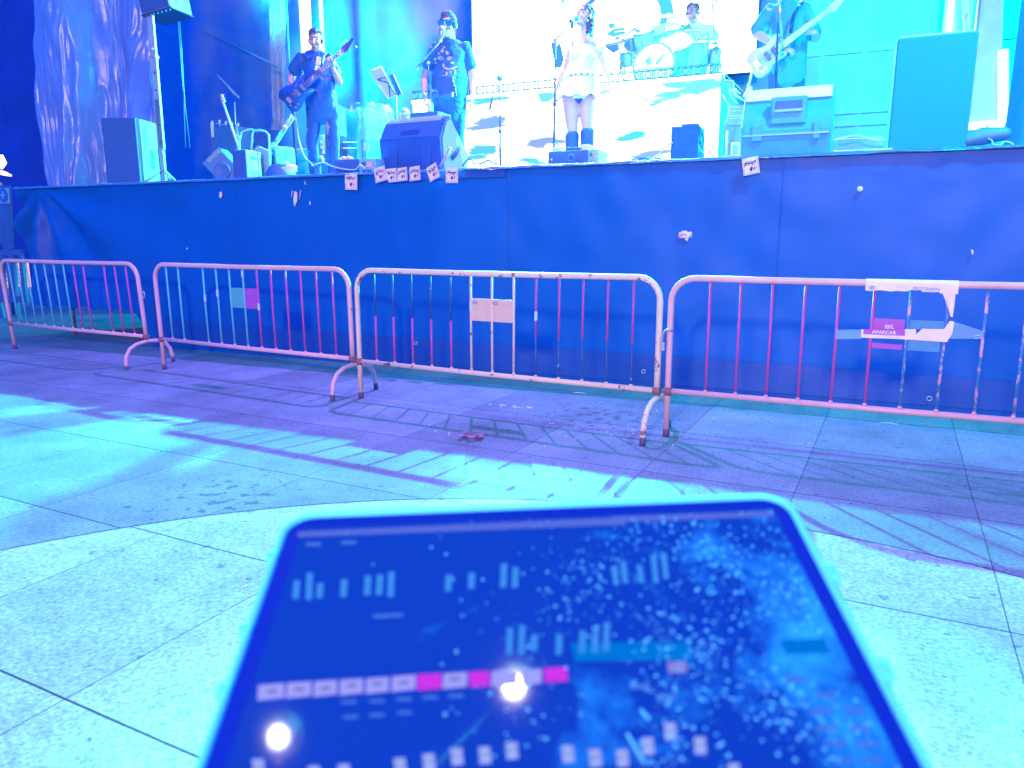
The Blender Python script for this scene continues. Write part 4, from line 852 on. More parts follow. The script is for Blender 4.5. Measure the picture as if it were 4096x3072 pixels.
    if trousers:
        mb = MB(); mb.loft([(hm-up*.12, .165*s, .118*s), (hm+up*.02, .170*s+belly*.3, .125*s+belly*.3), (hm+up*.16, .160*s+belly*.4, .112*s+belly*.5)], 22, ax)
        for h0, (k, a) in zip((hL, hR), legs):
            h0 = h0+Vector((0, 0, -.02)); k = Vector(k); a = Vector(a)
            mb.loft([(h0, l1*1.15*s, l1*1.18*s), (lerp(h0, k, .25), l1*1.02*s*trs_r, l1*1.05*s*trs_r), (lerp(h0, k, .6), l1*.86*s*trs_r, l1*.92*s*trs_r), (k, l2*1.2*s*trs_r, l2*1.25*s*trs_r), (lerp(k, a, .5), l2*1.15*s*trs_r, l2*1.2*s*trs_r), (a+Vector((0, 0, -.01)), l2*1.15*s*trs_r, l2*1.25*s*trs_r)], 16)
        c = remesh(mb, 'trousers', trousers, o, .011, 4); ruffle(c, .014, 6, 5, .6); ruffle(c, .004, 17, 9)
    if shoes:
        for k, a in legs:
            a = Vector(a); mb = MB(); mb.loft([(Vector((a.x, a.y+.055, .035)), .04, .038), (Vector((a.x, a.y-.02, .045)), .048, .045), (Vector((a.x, a.y-.10, .035)), .05, .033), (Vector((a.x, a.y-.17, .028)), .042, .024)], 14); remesh(mb, 'shoe', shoes, o, .009, 3)
    return HM, body
def hair_cap(o, HM, m, extra=(), size=1.0, low=0.0):
    mb = MB()
    def B(c, r): mb.ball(HM @ Vector(c), tuple(x*size for x in r), HM.to_3x3().normalized(), 3)
    B((0, .026, .050), (.079, .090, .074)); B((0, .045, .01+low), (.076, .070, .080))
    for e in extra: B(*e)
    c = remesh(mb, 'hair', m, o, .008, 3); ruffle(c, .016, 45, 2); ruffle(c, .010, 90, 4); return c
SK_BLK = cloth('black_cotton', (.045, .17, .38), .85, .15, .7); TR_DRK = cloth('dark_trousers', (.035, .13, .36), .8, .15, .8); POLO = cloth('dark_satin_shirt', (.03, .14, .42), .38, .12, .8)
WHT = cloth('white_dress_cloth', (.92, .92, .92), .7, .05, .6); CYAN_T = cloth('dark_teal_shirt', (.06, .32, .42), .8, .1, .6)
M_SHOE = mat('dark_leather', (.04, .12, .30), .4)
# ---------------------------------------------------------------- bass player
p = Per('bass player in a dark open collar shirt at the left, looking down over his bass', 1290, 1.03, 9, 1.76); L = p.L
sh = (L(1203, 232), L(1316, 236)); hips = (L(1257, 432), L(1321, 432)); an = [(L(1247, 560, -.03), L(1262, 650)), (L(1336, 560, -.03), L(1330, 650))]
an = [(Vector((k.x, k.y, .48)), Vector((a.x, 0, .08))) for k, a in an]
eL, wL = L(1166, 306, .10), L(1160, 330, -.20); eR, wR = L(1357, 328, -.02), L(1331, 275, -.24)
HM, body = make(p, sh, hips, L(1263, 160, -.03), hyaw=-10, hpitch=14, arms=((eL, wL), (eR, wR)), legs=an, belly=.05, shirt=POLO, trousers=TR_DRK, shoes=M_SHOE,
    hands=((wL, L(1186, 358, -.30)-wL, L(1190, 320, -.2)-wL, -1, .35), (wR, L(1318, 232, -.27)-wR, (-.3, .9, 0), -1, .75)))
hair_cap(p.o, HM, M_HAIR, extra=(((0, -.022, .082), (.062, .050, .034)),), size=1.0)
mb = MB()
for s_ in (-1, 1):
    n0 = (sh[0]+sh[1])/2+Vector((0, -.03, .05)); mb.prism([n0+Vector((s_*.02, -.085, -.06)), n0+Vector((s_*.075, -.02, .02)), n0+Vector((s_*.115, -.05, -.03)), n0+Vector((s_*.06, -.115, -.095))], (0, -.008, .004))
mb.build('collar', POLO, p.o)
# bass guitar, hung before him
def guitar(label, per, body_c, nut, tip, body_m, neck_m, dy, sc=1.0, bass=True, group=None, hang=None, strings_m=M_CHROME, cat='guitar', face=None):
    A, N, Tp = [per.Mw @ per.L(x, y, dy) for x, y in (body_c, nut, tip)]
    x = (N-A).normalized(); yv = per.Mw.to_3x3() @ Vector((0, 1, 0)); y = (yv-x*yv.dot(x)).normalized(); z = x.cross(y); z = -z if z.z < 0 else z; y = z.cross(x)
    ln = (N-A).length; t_ = (Tp-N).length
    o = bpy.data.objects.new('bass_guitar' if bass else 'electric_guitar', None); COL.objects.link(o); M = Matrix((x, y, z)).transposed().to_4x4(); M.translation = A; o.matrix_world = M; meta(o, label, cat, group)
    k = ln/.72
    out = [(-.24, .03), (-.26, .12), (-.20, .17), (-.10, .165), (-.02, .125), (.05, .125), (.13, .16), (.20, .155), (.21, .12), (.14, .08), (.10, .035), (.10, -.035), (.14, -.06), (.17, -.10), (.13, -.125), (.05, -.11), (-.02, -.11), (-.10, -.155), (-.20, -.165), (-.265, -.11), (-.255, -.03)]
    b = bmesh.new(); vs = [b.verts.new((a*k*.95, -.02, c*k*.95)) for a, c in out]; f = b.faces.new(vs); r = bmesh.ops.extrude_face_region(b, geom=[f]); bmesh.ops.translate(b, vec=(0, .042, 0), verts=[v for v in r['geom'] if isinstance(v, bmesh.types.BMVert)])
    bmesh.ops.bevel(b, geom=list(b.edges), offset=.007, segments=2, affect='EDGES'); mb = MB(); mb.merge(b, None, True); mb.build('body', body_m, o)
    if face:
        mb = MB(); mb.prism([(a*k*.62+.02, -.0235, c*k*.6-.02) for a, c in out], (0, .002, 0)); mb.build('pickguard', face, o)
    mb = MB(); mb.prism([(.08*k, -.036, .031), (ln, -.036, .021), (ln, -.036, -.021), (.08*k, -.036, -.031)], (0, .022, 0)); mb.mi = 1
    for j in range(1, 15): xx = ln-(ln-.15*k)*(1-.94**j)*1.05; mb.box((xx, -.0365, 0), (.003, .002, .05))
    mb.build('neck', [neck_m, M_CHROME], o)
    mb = MB(); mb.prism([(ln, -.03, .021), (ln+.035, -.028, .038), (ln+t_*.75, -.026, .030), (ln+t_*.9, -.025, .040), (ln+t_, -.024, .026), (ln+t_*.97, -.024, .004), (ln+t_*.6, -.026, -.018), (ln+.06, -.028, -.042), (ln+.03, -.028, -.036), (ln, -.03, -.021)], (0, .014, 0)); hd = mb.build('headstock', neck_m, o)
    for j in range(4):
        mb = MB(); xx = ln+.04+t_*.2*j; s_ = 1 if (j < 3 or not bass) else -1; mb.tube([(xx, -.02, s_*.03), (xx, -.02, s_*.062)], .004, 6); mb.ball((xx, -.02, s_*.068), (.013, .006, .011), sub=1); mb.build('tuner', M_CHROME, hd)
    mb = MB()
    for j in range(4 if bass else 6):
        zz = ((j-1.5)*.011 if bass else (j-2.5)*.0075); mb.tube([(-.17*k, -.041, zz*1.35), (ln+.03, -.041, zz)], .0014 if bass else .001, 4)
    mb.build('strings', strings_m, o)
    for xx in (-.03, .06): mb = MB(); mb.box((xx*k, -.030, 0), (.035, .018, .085), bev=.004); mb.build('pickup', M_BLACK, o)
    mb = MB(); mb.box((-.17*k, -.030, 0), (.05, .02, .075), bev=.004); mb.build('bridge', M_BLACK if bass else M_CHROME, o)
    for xx, zz in ((-.12, -.10), (-.17, -.11), (-.2, -.06)): mb = MB(); mb.tube([(xx*k, -.022, zz*k), (xx*k, -.042, zz*k)], .011, 10); mb.build('knob', M_BLACK if bass else M_CHROME, o)
    if hang:
        mb = MB(); pts = [M.inverted() @ (per.Mw @ Vector(h)) for h in hang]
        for a_, b_ in zip(pts, pts[1:]):
            mb.tube([a_, b_], .016, 5)
        mb.build('strap', M_BLACK, o)
    return o, M
guitar('dark four string bass slung across the player at the left, neck pointing up right', p, (1198, 366), (1366, 210), (1422, 163), mat('navy_lacquer', (.02, .10, .38), .35), M_WOOD, -.29, bass=True, group=None, hang=(sh[1]+Vector((-.02, .0, .075)), sh[1]+Vector((-.05, -.14, 0)), L(1285, 270, -.24), L(1250, 305, -.26)))
o = MB(); c = L(1274, 243, -.17); o.box(c, (.055, .012, .09), rot=Matrix.Rotation(R(12), 3, 'Y'), bev=.004); o.box(c+Vector((-.02, -.002, -.08)), (.05, .01, .06), rot=Matrix.Rotation(R(20), 3, 'Y'), bev=.004); o.build('pass_badge', M_WHITE, p.o)
# ---------------------------------------------------------------- singing man
p = Per('stocky man in mirrored sunglasses and skull print T-shirt singing at a chrome microphone', 1795, 1.25, 2, 1.80); L = p.L
sh = (L(1740, 196), L(1862, 192)); hips = (L(1766, 436), L(1828, 436)); an = [(Vector((L(1760, 560).x, -.02, .48)), Vector((L(1758, 600).x, 0, .08))), (Vector((L(1834, 560).x, -.02, .48)), Vector((L(1838, 600).x, 0, .08)))]
eL, wL = L(1702, 298, .05), L(1696, 366, -.06); eR, wR = L(1890, 303, .05), L(1889, 370, -.03)
HM, body = make(p, sh, hips, L(1792, 101, -.02), hyaw=-14, hpitch=4, arms=((eL, wL), (eR, wR)), legs=an, belly=.065, shirt=SK_BLK, trousers=TR_DRK, shoes=M_SHOE, skin=M_SKINL, neck_r=.066, hsc=1.2,
    hands=((wL, (.02, -.05, -1), (1, .1, 0), 1, .35), (wR, (-.02, -.02, -1), (-1, .2, 0), -1, .2)))
hair_cap(p.o, HM, M_HAIRG, extra=(((0, -.025, .085), (.066, .055, .036)), ((.062, .0, .02), (.02, .045, .05)), ((-.062, .0, .02), (.02, .045, .05))), size=1.04)
mb = MB()
for s_ in (-1, 1):
    mb.mi = 0; mb.prism([HM @ Vector(q) for q in ((s_*.004, -.103, .018), (s_*.066, -.085, .022), (s_*.070, -.082, .002), (s_*.052, -.090, -.026), (s_*.018, -.100, -.024), (s_*.006, -.104, -.006))], HM.to_3x3() @ Vector((0, -.006, 0)))
g = mb.build('sunglasses', mat('mirror_lens', (.05, .65, .85), .08, metal=.8), p.o)
mb = MB(); mb.tube([HM @ Vector(q) for q in ((-.074, .0, .016), (-.072, -.083, .020), (0, -.108, .022), (.072, -.083, .020), (.074, .0, .016))], .0045, 6); mb.build('glasses_frame', M_BLACK, p.o)
# print on the shirt: generic pale face-like blotches, laid on the cloth
from mathutils.bvhtree import BVHTree
def on_cloth(per, child, pts, off=.006):
    ob = [c for c in per.o.children if c.name.split('.')[0] == child][0]; bt = BVHTree.FromPolygons([v.co for v in ob.data.vertices], [tuple(q.vertices) for q in ob.data.polygons]); out = []
    for x, y in pts:
        r = per.Mi.to_3x3() @ ray(x, y); c = per.Mi @ CO; h = bt.ray_cast(c, r.normalized()); out.append(h[0]-r.normalized()*off if h[0] else None)
    return out
def z5(x, y): return (1640+x*280/1222, 20+y*380/1659)
mb = MB(); M_PR = mat('print_bone', (.55, .42, .46), .8, var=.5, vscale=60); rnd = random.Random(5)
def blob(cx, cy, rx, ry, rot=0, n=11, j=.3):
    pts = []
    for k in range(n):
        a = 2*pi*k/n; r = 1+rnd.uniform(-j, j); X = rx*r*cos(a); Y = ry*r*sin(a); pts.append(z5(cx+X*cos(rot)-Y*sin(rot), cy+X*sin(rot)+Y*cos(rot)))
    h = on_cloth(p, 'shirt', pts)
    if all(h): mb.poly(h)
for a in ((530, 930, 58, 36, .5), (690, 935, 62, 34, -.35), (560, 800, 30, 42, .3), (650, 830, 22, 40, -.4), (600, 740, 26, 22), (505, 850, 20, 26), (590, 1060, 20, 46, -.2), (640, 1110, 50, 14, .5), (720, 1110, 46, 13, .1), (800, 1085, 46, 10, -.4), (790, 1170, 11, 48, .15), (765, 1270, 26, 12, -.9), (590, 1225, 46, 8, -.1), (640, 1200, 14, 40, .2), (700, 1170, 20, 9)): blob(*a)
mb.mi = 1
for a in ((740, 1008, 30, 16, .1), (450, 1010, 20, 16), (440, 945, 22, 24, .7)): blob(*a, j=.1)
mb.mi = 2
for a in ((575, 1160, 46, 52), (540, 925, 20, 9, .5), (695, 940, 24, 8, -.3), (730, 1125, 18, 8)): blob(*a, j=.15)
pr = mb.build('shirt_print', [M_PR, mat('print_glow_green', (.30, .75, .75), .8), SK_BLK], p.o)
PM = p
def mic_stand(label, base, joint, boom=None, tail=None, clip=None, legs=True, group=None, mic=None):
    """points in stage axes: base on the floor, joint at the top of the pole"""
    t = T('microphone_stand', label, 'stand', base, group); b = Vector(base); j = Vector(joint)
    mb = MB(); mb.tube([b+Vector((0, 0, .03)), lerp(b, j, .55)], .013, 8); mb.tube([lerp(b, j, .5), j], .009, 8); t.part('pole', mb, M_BLACK)
    mb = MB(); mb.tube([lerp(b, j, .53), lerp(b, j, .57)], .018, 8); t.part('clutch', mb, M_BLACK)
    if boom:
        mb = MB(); mb.tube([Vector(tail), Vector(boom)], .009, 8); bm_ = t.part('boom', mb, M_CHROME); mb = MB(); mb.tube([Vector(tail), lerp(tail, boom, .14)], .016, 8); mb.ball(j, .024, sub=1); t.part('counterweight', mb, M_CHROME, bm_) if False else t.part('counterweight', mb, M_CHROME)
    if legs:
        for k in range(3):
            a = k*2.094+.4; mb = MB(); mb.tube([b+Vector((0, 0, .16)), b+Vector((.30*cos(a), .30*sin(a), .012))], .008, 6); t.part('leg', mb, M_BLACK)
    return t
# his stand: chrome vintage microphone on an angled boom, with a small tablet
base = (colu(1716, 1.0, DZ), 1.0, DZ); jt = P(1713, 252, 1.0); tl = P(1666, 275, 1.0); bo = P(1764, 160, .72)
base = (jt.x, 1.0, DZ)
t = mic_stand('boom stand leaning up to the singing man, holding a dark small tablet', base, jt, bo, tl)
mb = MB(); mb.box(P(1785, 345, .98), (.21, .012, .16), rot=Matrix.Rotation(R(-12), 3, 'Y'), bev=.004); t.part('small_tablet', mb, M_NAVY)
mb = MB(); mb.tube([P(1808, 308, .97), P(1822, 355, .97), P(1827, 385, .97)], .005, 6); mb.tube([P(1716, 360, 1.0), P(1785, 366, 1.0)], .012, 6); mb.box(P(1775, 380, .99), (.22, .03, .05)); t.part('tablet_holder', mb, M_CHROME)
mb = MB(); mb.tube([P(1714, 330, 1.0), P(1724, 395, .95), P(1740, 470, .9), P(1735, 600, .8)], .005, 6); t.part('cable', mb, M_CABLE)
mc = T('microphone', 'chrome vintage style microphone in front of the man’s mouth', 'microphone', P(1766, 150, .72))
M_ = Matrix.Translation(P(1766, 128, .72)) @ Matrix.Rotation(R(8), 4, 'Y') @ Matrix.Diagonal((1, .75, 1, 1)); mb = MB()
mb.lathe([(.0, .06), (.022, .056), (.033, .04), (.036, .0), (.035, -.04), (.028, -.058), (.0, -.062)], M_, 20); mc.part('grille', mb, M_CHROME)
mb = MB()
for k in range(12):
    a = 2*pi*k/12; mb.tube([M_ @ Vector((.0375*cos(a)*q, .0375*sin(a)*q, z)) for q, z in ((.8, .05), (1, .03), (1, -.035), (.85, -.055))], .0022, 4)
for z in (.02, -.03): mb.tube([M_ @ Vector((.038*cos(2*pi*k/16), .038*sin(2*pi*k/16), z)) for k in range(16)], .003, 5, closed=True)
mc.part('ribs', mb, M_STEEL); mb = MB(); mb.tube([P(1768, 146, .72), P(1762, 158, .72)], .014, 8); mb.ball(P(1760, 162, .72), .022, sub=2); mc.part('swivel', mb, M_CHROME)
# ---------------------------------------------------------------- singing woman
p = Per('woman with long dark hair in a short white dress and boots, singing in the centre', 2322, 1.5, -6, 1.66); L = p.L
sh = (L(2291, 176), L(2391, 178)); hips = (L(2284, 362), L(2348, 362)); kn = (L(2289, 495, -.02), L(2349, 488, -.03))
an = [(Vector((kn[0].x, -.02, .53)), Vector((L(2290, 600).x, 0, .07))), (Vector((kn[1].x, -.03, .54)), Vector((L(2352, 600).x, .02, .07)))]
eL, wL = L(2264, 250, .03), L(2222, 362, -.10); eR, wR = L(2414, 262, .05), L(2436, 318, -.06)
HM, body = make(p, sh, hips, L(2337, 66, -.02), hyaw=-42, hpitch=-16, arms=((eL, wL), (eR, wR)), legs=an, fem=True, skin=M_SKINL, neck_r=.047, hsc=1.12,
    hands=((wL, (-.12, -.15, -1), (.9, -.4, 0), 1, .8, .9), (wR, (.15, -.1, -1), (-1, .2, 0), -1, .3, .9)))
hair_cap(p.o, HM, M_HAIR, extra=(((.03, .055, -.06), (.065, .045, .10)),), size=1.02)
mb = MB(); hb_ = HM.translation
mb.loft([(hb_+Vector((.045, .05, .03)), .05, .05), (hb_+Vector((.065, .06, -.08)), .045, .055), (hb_+Vector((.060, .085, -.20)), .04, .05), (hb_+Vector((.055, .09, -.30)), .030, .04)], 14); c = remesh(mb, 'long_hair', M_HAIR, p.o, .009, 3); ruffle(c, .012, 60, 1, .15)
hm = (hips[0]+hips[1])/2; sm = (sh[0]+sh[1])/2; up = sm-hm
mb = MB(); mb.loft([(hm+up*.78, .155, .125), (hm+up*.62, .150, .135), (hm+up*.40, .138, .122), (hm+up*.2, .155, .135), (hm+up*.02, .182, .15)], 24)
for k in (-1, 1): mb.ball(hm+up*.71+Vector((k*.066, -.085, 0)), (.074, .064, .066))
for s_, q in zip((-1, 1), sh): mb.loft([(Vector(q)+Vector((s_*.005, 0, .012)), .052, .05), (Vector(q)+Vector((s_*.02, .0, -.04)), .060, .055)], 12)
d = remesh(mb, 'dress_top', WHT, p.o, .010, 4); ruffle(d, .012, 14, 2)
mb = MB()
def skirt(a, b):
    an_ = 2*pi*a; z = lerp(hm+up*.22, hm-up*.16, b).z; rx = .178+.046*b; ry = .142+.040*b; f = 1+.06*b*sin(an_*11+1.5*sin(an_*3))+.02*noise.noise(Vector((an_*3, b*3, 0)))
    return Vector((hm.x+rx*f*cos(an_), hm.y+ry*f*sin(an_), z-(.012*sin(an_*9+1) if b > .9 else 0)))
mb.grid(skirt, 96, 10); mb.build('skirt', WHT, p.o)
mb = MB(); mb.loft([(hm-up*.02, .150, .112), (hm-up*.12, .145, .112)], 20)
for h0, (k, a) in zip(hips, an): mb.loft([(Vector(h0)-Vector((0, 0, .02)), .088, .09), (lerp(h0, k, .05), .108, .110)], 14)
remesh(mb, 'shorts', TR_DRK, p.o, .010, 2)
mb = MB(); mb.tube([hm+up*.30+Vector((.158*cos(2*pi*k/28), .138*sin(2*pi*k/28), 0)) for k in range(28)], .012, 6, closed=True); bt = mb.build('belt', M_WHITE, p.o)
for x in (2286, 2304, 2327, 2350, 2370):
    q = L(x, 300, 0); c = hm+up*.30; xx = max(-.12, min(.12, q.x-c.x)); mb = MB(); yy = c.y-.138*math.sqrt(max(.05, 1-(xx/.158)**2))-.012; mb.lathe([(.0, .004), (.010, .002), (.013, -.002), (.004, -.004), (.0, -.004)], Matrix.Translation((c.x+xx, yy, c.z)) @ Matrix.Rotation(R(90), 4, 'X'), 8); mb.build('stud', mat('violet_stud', (.25, .22, .6), .3), bt)
for s_, x in ((-1, 2290), (1, 2380)):
    mb = MB(); mb.tube([L(x, 160, -.055), L(x-1, 184, -.095)], .005, 6); mb.build('bra_strap', M_BLACK, p.o)
for k, a in an:
    mb = MB(); tp_ = lerp(a, k, (L(2290, 545).z-a.z)/(k.z-a.z) if k is an[0][0] else (L(2350, 532).z-a.z)/(k.z-a.z))
    mb.loft([(tp_, .076, .078), (lerp(a, tp_, .5), .068, .072), (Vector((a.x, a.y, .08)), .046, .05)], 16); mb.loft([(Vector((a.x, a.y+.045, .035)), .036, .034), (Vector((a.x, a.y-.05, .04)), .042, .038), (Vector((a.x, a.y-.15, .028)), .036, .024)], 12)
    remesh(mb, 'boot', mat('dark_blue_suede', (.04, .14, .40), .7, var=.2), p.o, .008, 2)
# her stand and microphone
base = P(2213, 610, 1.15); base.z = DZ; jt = P(2222, 160, 1.15)
base = Vector((jt.x, 1.15, DZ)); base.x = (P(2213, 600, 1.15).x+jt.x)/2
mic_stand('microphone stand beside the singing woman, gripped by her hand', base, jt, P(2288, 88, 1.12), P(2214, 168, 1.15))
mc = T('microphone', 'handheld type microphone at the singing woman’s lips', 'microphone', P(2300, 78, 1.2))
a_, b_ = P(2292, 80, 1.1), P(2313, 72, 1.3)
mb = MB(); mb.tube([a_+(a_-b_)*.6, a_], [.012, .018], 10); mc.part('handle', mb, M_BLACK); mb = MB(); mb.ball(b_+(a_-b_)*.4, .030); mc.part('grille', mb, mat('mic_grille', (.05, .45, .65), .4, metal=.4))
mb = MB(); mb.tube([P(2290, 88, 1.1), P(2288, 112, 1.1)], .016, 8); mc.part('clip', mb, M_NAVY)
# ---------------------------------------------------------------- guitarist on the right, head above the picture
p = Per('guitarist in a teal shirt at the right, head cut off by the photograph’s top', 3150, 1.9, -16, 1.80); L = p.L
sh = (L(3082, 42), L(3214, 38)); hips = (L(3115, 285), L(3180, 285)); an = [(Vector((L(3112, 360).x, -.02, .48)), Vector((L(3108, 360).x, 0, .08))), (Vector((L(3190, 360).x, -.02, .48)), Vector((L(3194, 360).x, 0, .08)))]
eL, wL = L(3024, 132, .06), L(3118, 192, -.26); eR, wR = L(3262, 150, -.02), L(3256, 128, -.22)
HM, body = make(p, sh, hips, L(3150, -70, -.03), hyaw=5, hpitch=10, arms=((eL, wL), (eR, wR)), legs=an, belly=.03, shirt=CYAN_T, trousers=TR_DRK, shoes=M_SHOE, skin=M_SKINL, sleeve=.85,
    hands=((wL, (1, -.2, -.25), (0, .6, -.8), 1, .5), (wR, L(3215, 112, -.30)-wR, (-.4, .5, .6), 1, .9)))
hair_cap(p.o, HM, M_HAIR)
guitar('pale electric guitar held by the guitarist at the right', p, (3080, 220), (3312, 46), (3395, -8), mat('cream_lacquer', (.80, .82, .78), .3), mat('maple_neck', (.62, .66, .55), .4), -.30, bass=False, hang=(sh[1]+Vector((0, 0, .09)), L(3200, 20, -.16), L(3176, 60, -.22), L(3162, 130, -.27)), face=mat('teal_pickguard', (.10, .45, .50), .3))
base = Vector((P(3110, 360, 1.3).x, 1.3, DZ)); jt = P(3126, 110, 1.3)
mic_stand('upright microphone stand in front of the guitarist at the right', base, P(3117, -60, 1.3), P(3112, -90, 1.2), P(3130, 190, 1.3))
# ---------------------------------------------------------------- drummer
rz = rt-.02
p = Per('drummer seated behind the drum kit on the riser, washed out by the bright video wall', 2778, 3.7, -12, 1.74, z=rz); L = p.L
sh = (L(2722, 118), L(2838, 118)); hips = (L(2758, 232), L(2806, 232))
hz = .52; hips = tuple(Vector((h.x, h.y, hz)) for h in hips)
an = [(Vector((hips[0].x-.16, -.42, .50)), Vector((hips[0].x-.14, -.45, .08))), (Vector((hips[1].x+.16, -.42, .50)), Vector((hips[1].x+.14, -.45, .08)))]
eL, wL = L(2700, 165, -.1), L(2722, 170, -.42); eR, wR = L(2862, 165, -.1), L(2828, 150, -.42)
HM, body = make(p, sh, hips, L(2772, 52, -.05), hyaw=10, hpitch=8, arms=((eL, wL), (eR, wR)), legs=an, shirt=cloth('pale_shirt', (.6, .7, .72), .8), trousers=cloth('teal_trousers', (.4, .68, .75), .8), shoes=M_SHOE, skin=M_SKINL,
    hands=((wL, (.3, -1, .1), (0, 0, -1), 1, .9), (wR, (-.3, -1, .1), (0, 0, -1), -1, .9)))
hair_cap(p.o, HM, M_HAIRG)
for w_, d_, lb in ((wL, Vector((.5, -.6, .35)), 'drumstick in the drummer’s hand nearer the snare'), (wR, Vector((-.4, -.6, .5)), 'drumstick in the drummer’s hand at the right')):
    c = st(p.Mw @ (Vector(w_)+Vector((0, -.08, 0)))); dd = p.Mw.to_3x3() @ d_; dd = Vector((dd.dot(UX), dd.dot(VX), dd.z)).normalized(); mb = MB(); mb.tube([c-dd*.08, c+dd*.32], [.009, .006], 6); solo('drumstick', lb, 'drumstick', c, mb, M_WHITE)
tt = T('drum_stool', 'round stool under the drummer on the riser', 'stool', st(p.Mw @ Vector((hm.x*0, .02, 0))))
q = tt.q; mb = MB(); mb.lathe([(.0, .44), (.16, .44), (.17, .40), (.15, .37), (.0, .37)], Matrix.Translation(q)); tt.part('seat', mb, M_NAVY); mb = MB(); mb.tube([q, q+Vector((0, 0, .38))], .02, 8); tt.part('post', mb, M_CHROME)
# ---------------------------------------------------------------- bald person seated low behind the wedge monitor
p = Per('bald person sitting low behind the singing man’s monitor, only the crown showing', 1618, 2.3, 8, 1.72); L = p.L
c = L(1620, 468, 0); sh = (c+Vector((-.19, .02, -.26)), c+Vector((.19, .02, -.26))); hips = (Vector((c.x-.09, .03, .24)), Vector((c.x+.09, .03, .24)))
an = [(Vector((c.x-.2, -.42, .44)), Vector((c.x-.2, -.5, .08))), (Vector((c.x+.2, -.42, .44)), Vector((c.x+.2, -.5, .08)))]
arm = ((sh[0]+Vector((-.05, -.05, -.26)), sh[0]+Vector((.02, -.28, -.27))), (sh[1]+Vector((.05, -.05, -.26)), sh[1]+Vector((-.02, -.28, -.27))))
make(p, sh, hips, c, hpitch=10, arms=arm, legs=an, shirt=SK_BLK, trousers=TR_DRK, shoes=M_SHOE, hands=((arm[0][1], (.2, -1, 0), (0, 0, -1), 1, .3), (arm[1][1], (-.2, -1, 0), (0, 0, -1), -1, .3)))
q = st(p.Mw @ Vector((c.x, .05, 0))); mb = MB(); mb.box(q+Vector((0, 0, .07)), (.4, .35, .14), bev=.01); solo('seat_case', 'low dark case used as a seat by the bald person', 'case', q, mb, M_NAVY)
# ================================================================ DRUM KIT
t = T('drum_kit', 'drum kit with white heads and chrome stands on the riser, washed out by light', 'drum kit', (colu(2650, 3.0, rz), 3.0, rz), None)
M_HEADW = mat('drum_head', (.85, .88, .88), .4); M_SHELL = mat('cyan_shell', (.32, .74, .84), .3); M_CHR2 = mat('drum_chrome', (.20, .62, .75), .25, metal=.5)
def drum(name, c, r, h, axis, shell=M_SHELL):
    z = Vector(axis).normalized(); M = Matrix.Translation(c) @ z.to_track_quat('Z', 'Y').to_matrix().to_4x4()
    mb = MB(); mb.lathe([(r, -h/2), (r, h/2)], M, 32); d = t.part(name, mb, shell)
    mb = MB(); mb.lathe([(0, h/2+.004), (r*.97, h/2+.004)], M, 32); mb.lathe([(0, -h/2), (r*.97, -h/2)], M, 32); t.part('drum_head', mb, M_HEADW, d)
    for s in (-1, 1):
        mb = MB(); mb.tube([M @ Vector((r*1.02*cos(2*pi*k/32), r*1.02*sin(2*pi*k/32), s*h/2)) for k in range(32)], .009, 6, closed=True); t.part('hoop', mb, M_CHR2, d)
    mb = MB()
    for k in range(8): a = 2*pi*k/8; mb.tube([M @ Vector((r*1.03*cos(a), r*1.03*sin(a), -h*.4)), M @ Vector((r*1.03*cos(a), r*1.03*sin(a), h*.5))], .004, 4)
    t.part('lugs', mb, M_CHR2, d); return d, M
vk = 2.75; bc = P(2632, 300, vk); br = (P(2632, 214, vk)-bc).length; bc.z = rz+br*.98; 
d, M_ = drum('bass_drum', bc, br, .42, (0, -1, .03))
mb = MB(); mb.prism([M_ @ Vector((a, b, .218)) for a, b in ((.02, .02), (.10, .10), (.12, .10), (.04, .0))], (0, -.002, 0)); mb.prism([M_ @ Vector((a, b, .218)) for a, b in ((-.10, .06), (-.05, .10), (-.03, .02), (-.07, .0))], (0, -.002, 0)); t.part('print', mb, mat('cyan_print', (.12, .6, .8), .5), d)
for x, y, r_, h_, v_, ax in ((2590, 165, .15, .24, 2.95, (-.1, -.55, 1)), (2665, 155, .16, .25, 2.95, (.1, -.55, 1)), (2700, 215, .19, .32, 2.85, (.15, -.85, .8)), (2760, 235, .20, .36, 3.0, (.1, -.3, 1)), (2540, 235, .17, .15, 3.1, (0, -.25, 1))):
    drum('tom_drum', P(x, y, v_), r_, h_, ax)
def cym(x, y, v_, r_, tilt, low=None):
    c = P(x, y, v_); M = Matrix.Translation(c) @ Vector(tilt).normalized().to_track_quat('Z', 'Y').to_matrix().to_4x4()
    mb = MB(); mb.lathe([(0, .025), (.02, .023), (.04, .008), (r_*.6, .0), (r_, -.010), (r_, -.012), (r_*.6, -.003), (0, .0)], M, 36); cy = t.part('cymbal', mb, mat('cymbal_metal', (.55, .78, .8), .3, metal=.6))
    b = Vector((c.x+.1, v_+.1, rz)); mb = MB(); mb.tube([c+Vector((0, 0, .03)), c-Vector((0, 0, .02)), lerp(c, b, .35), b+Vector((0, 0, .02))], .009, 6)
    for k in range(3): a = k*2.09; mb.tube([b+Vector((0, 0, .22)), b+Vector((.22*cos(a), .22*sin(a), .01))], .007, 5)
    t.part('cymbal_stand', mb, M_CHR2)
cym(2675, 62, 3.2, .24, (.1, -.35, 1)); cym(2470, 155, 3.0, .25, (-.1, -.5, 1)); cym(2520, 120, 3.5, .20, (.05, -.3, 1)); cym(2850, 12, 3.5, .24, (.2, -.3, 1)); cym(2868, 165, 3.2, .22, (.1, -.2, 1)); cym(2750, 125, 3.1, .17, (0, -.2, 1))
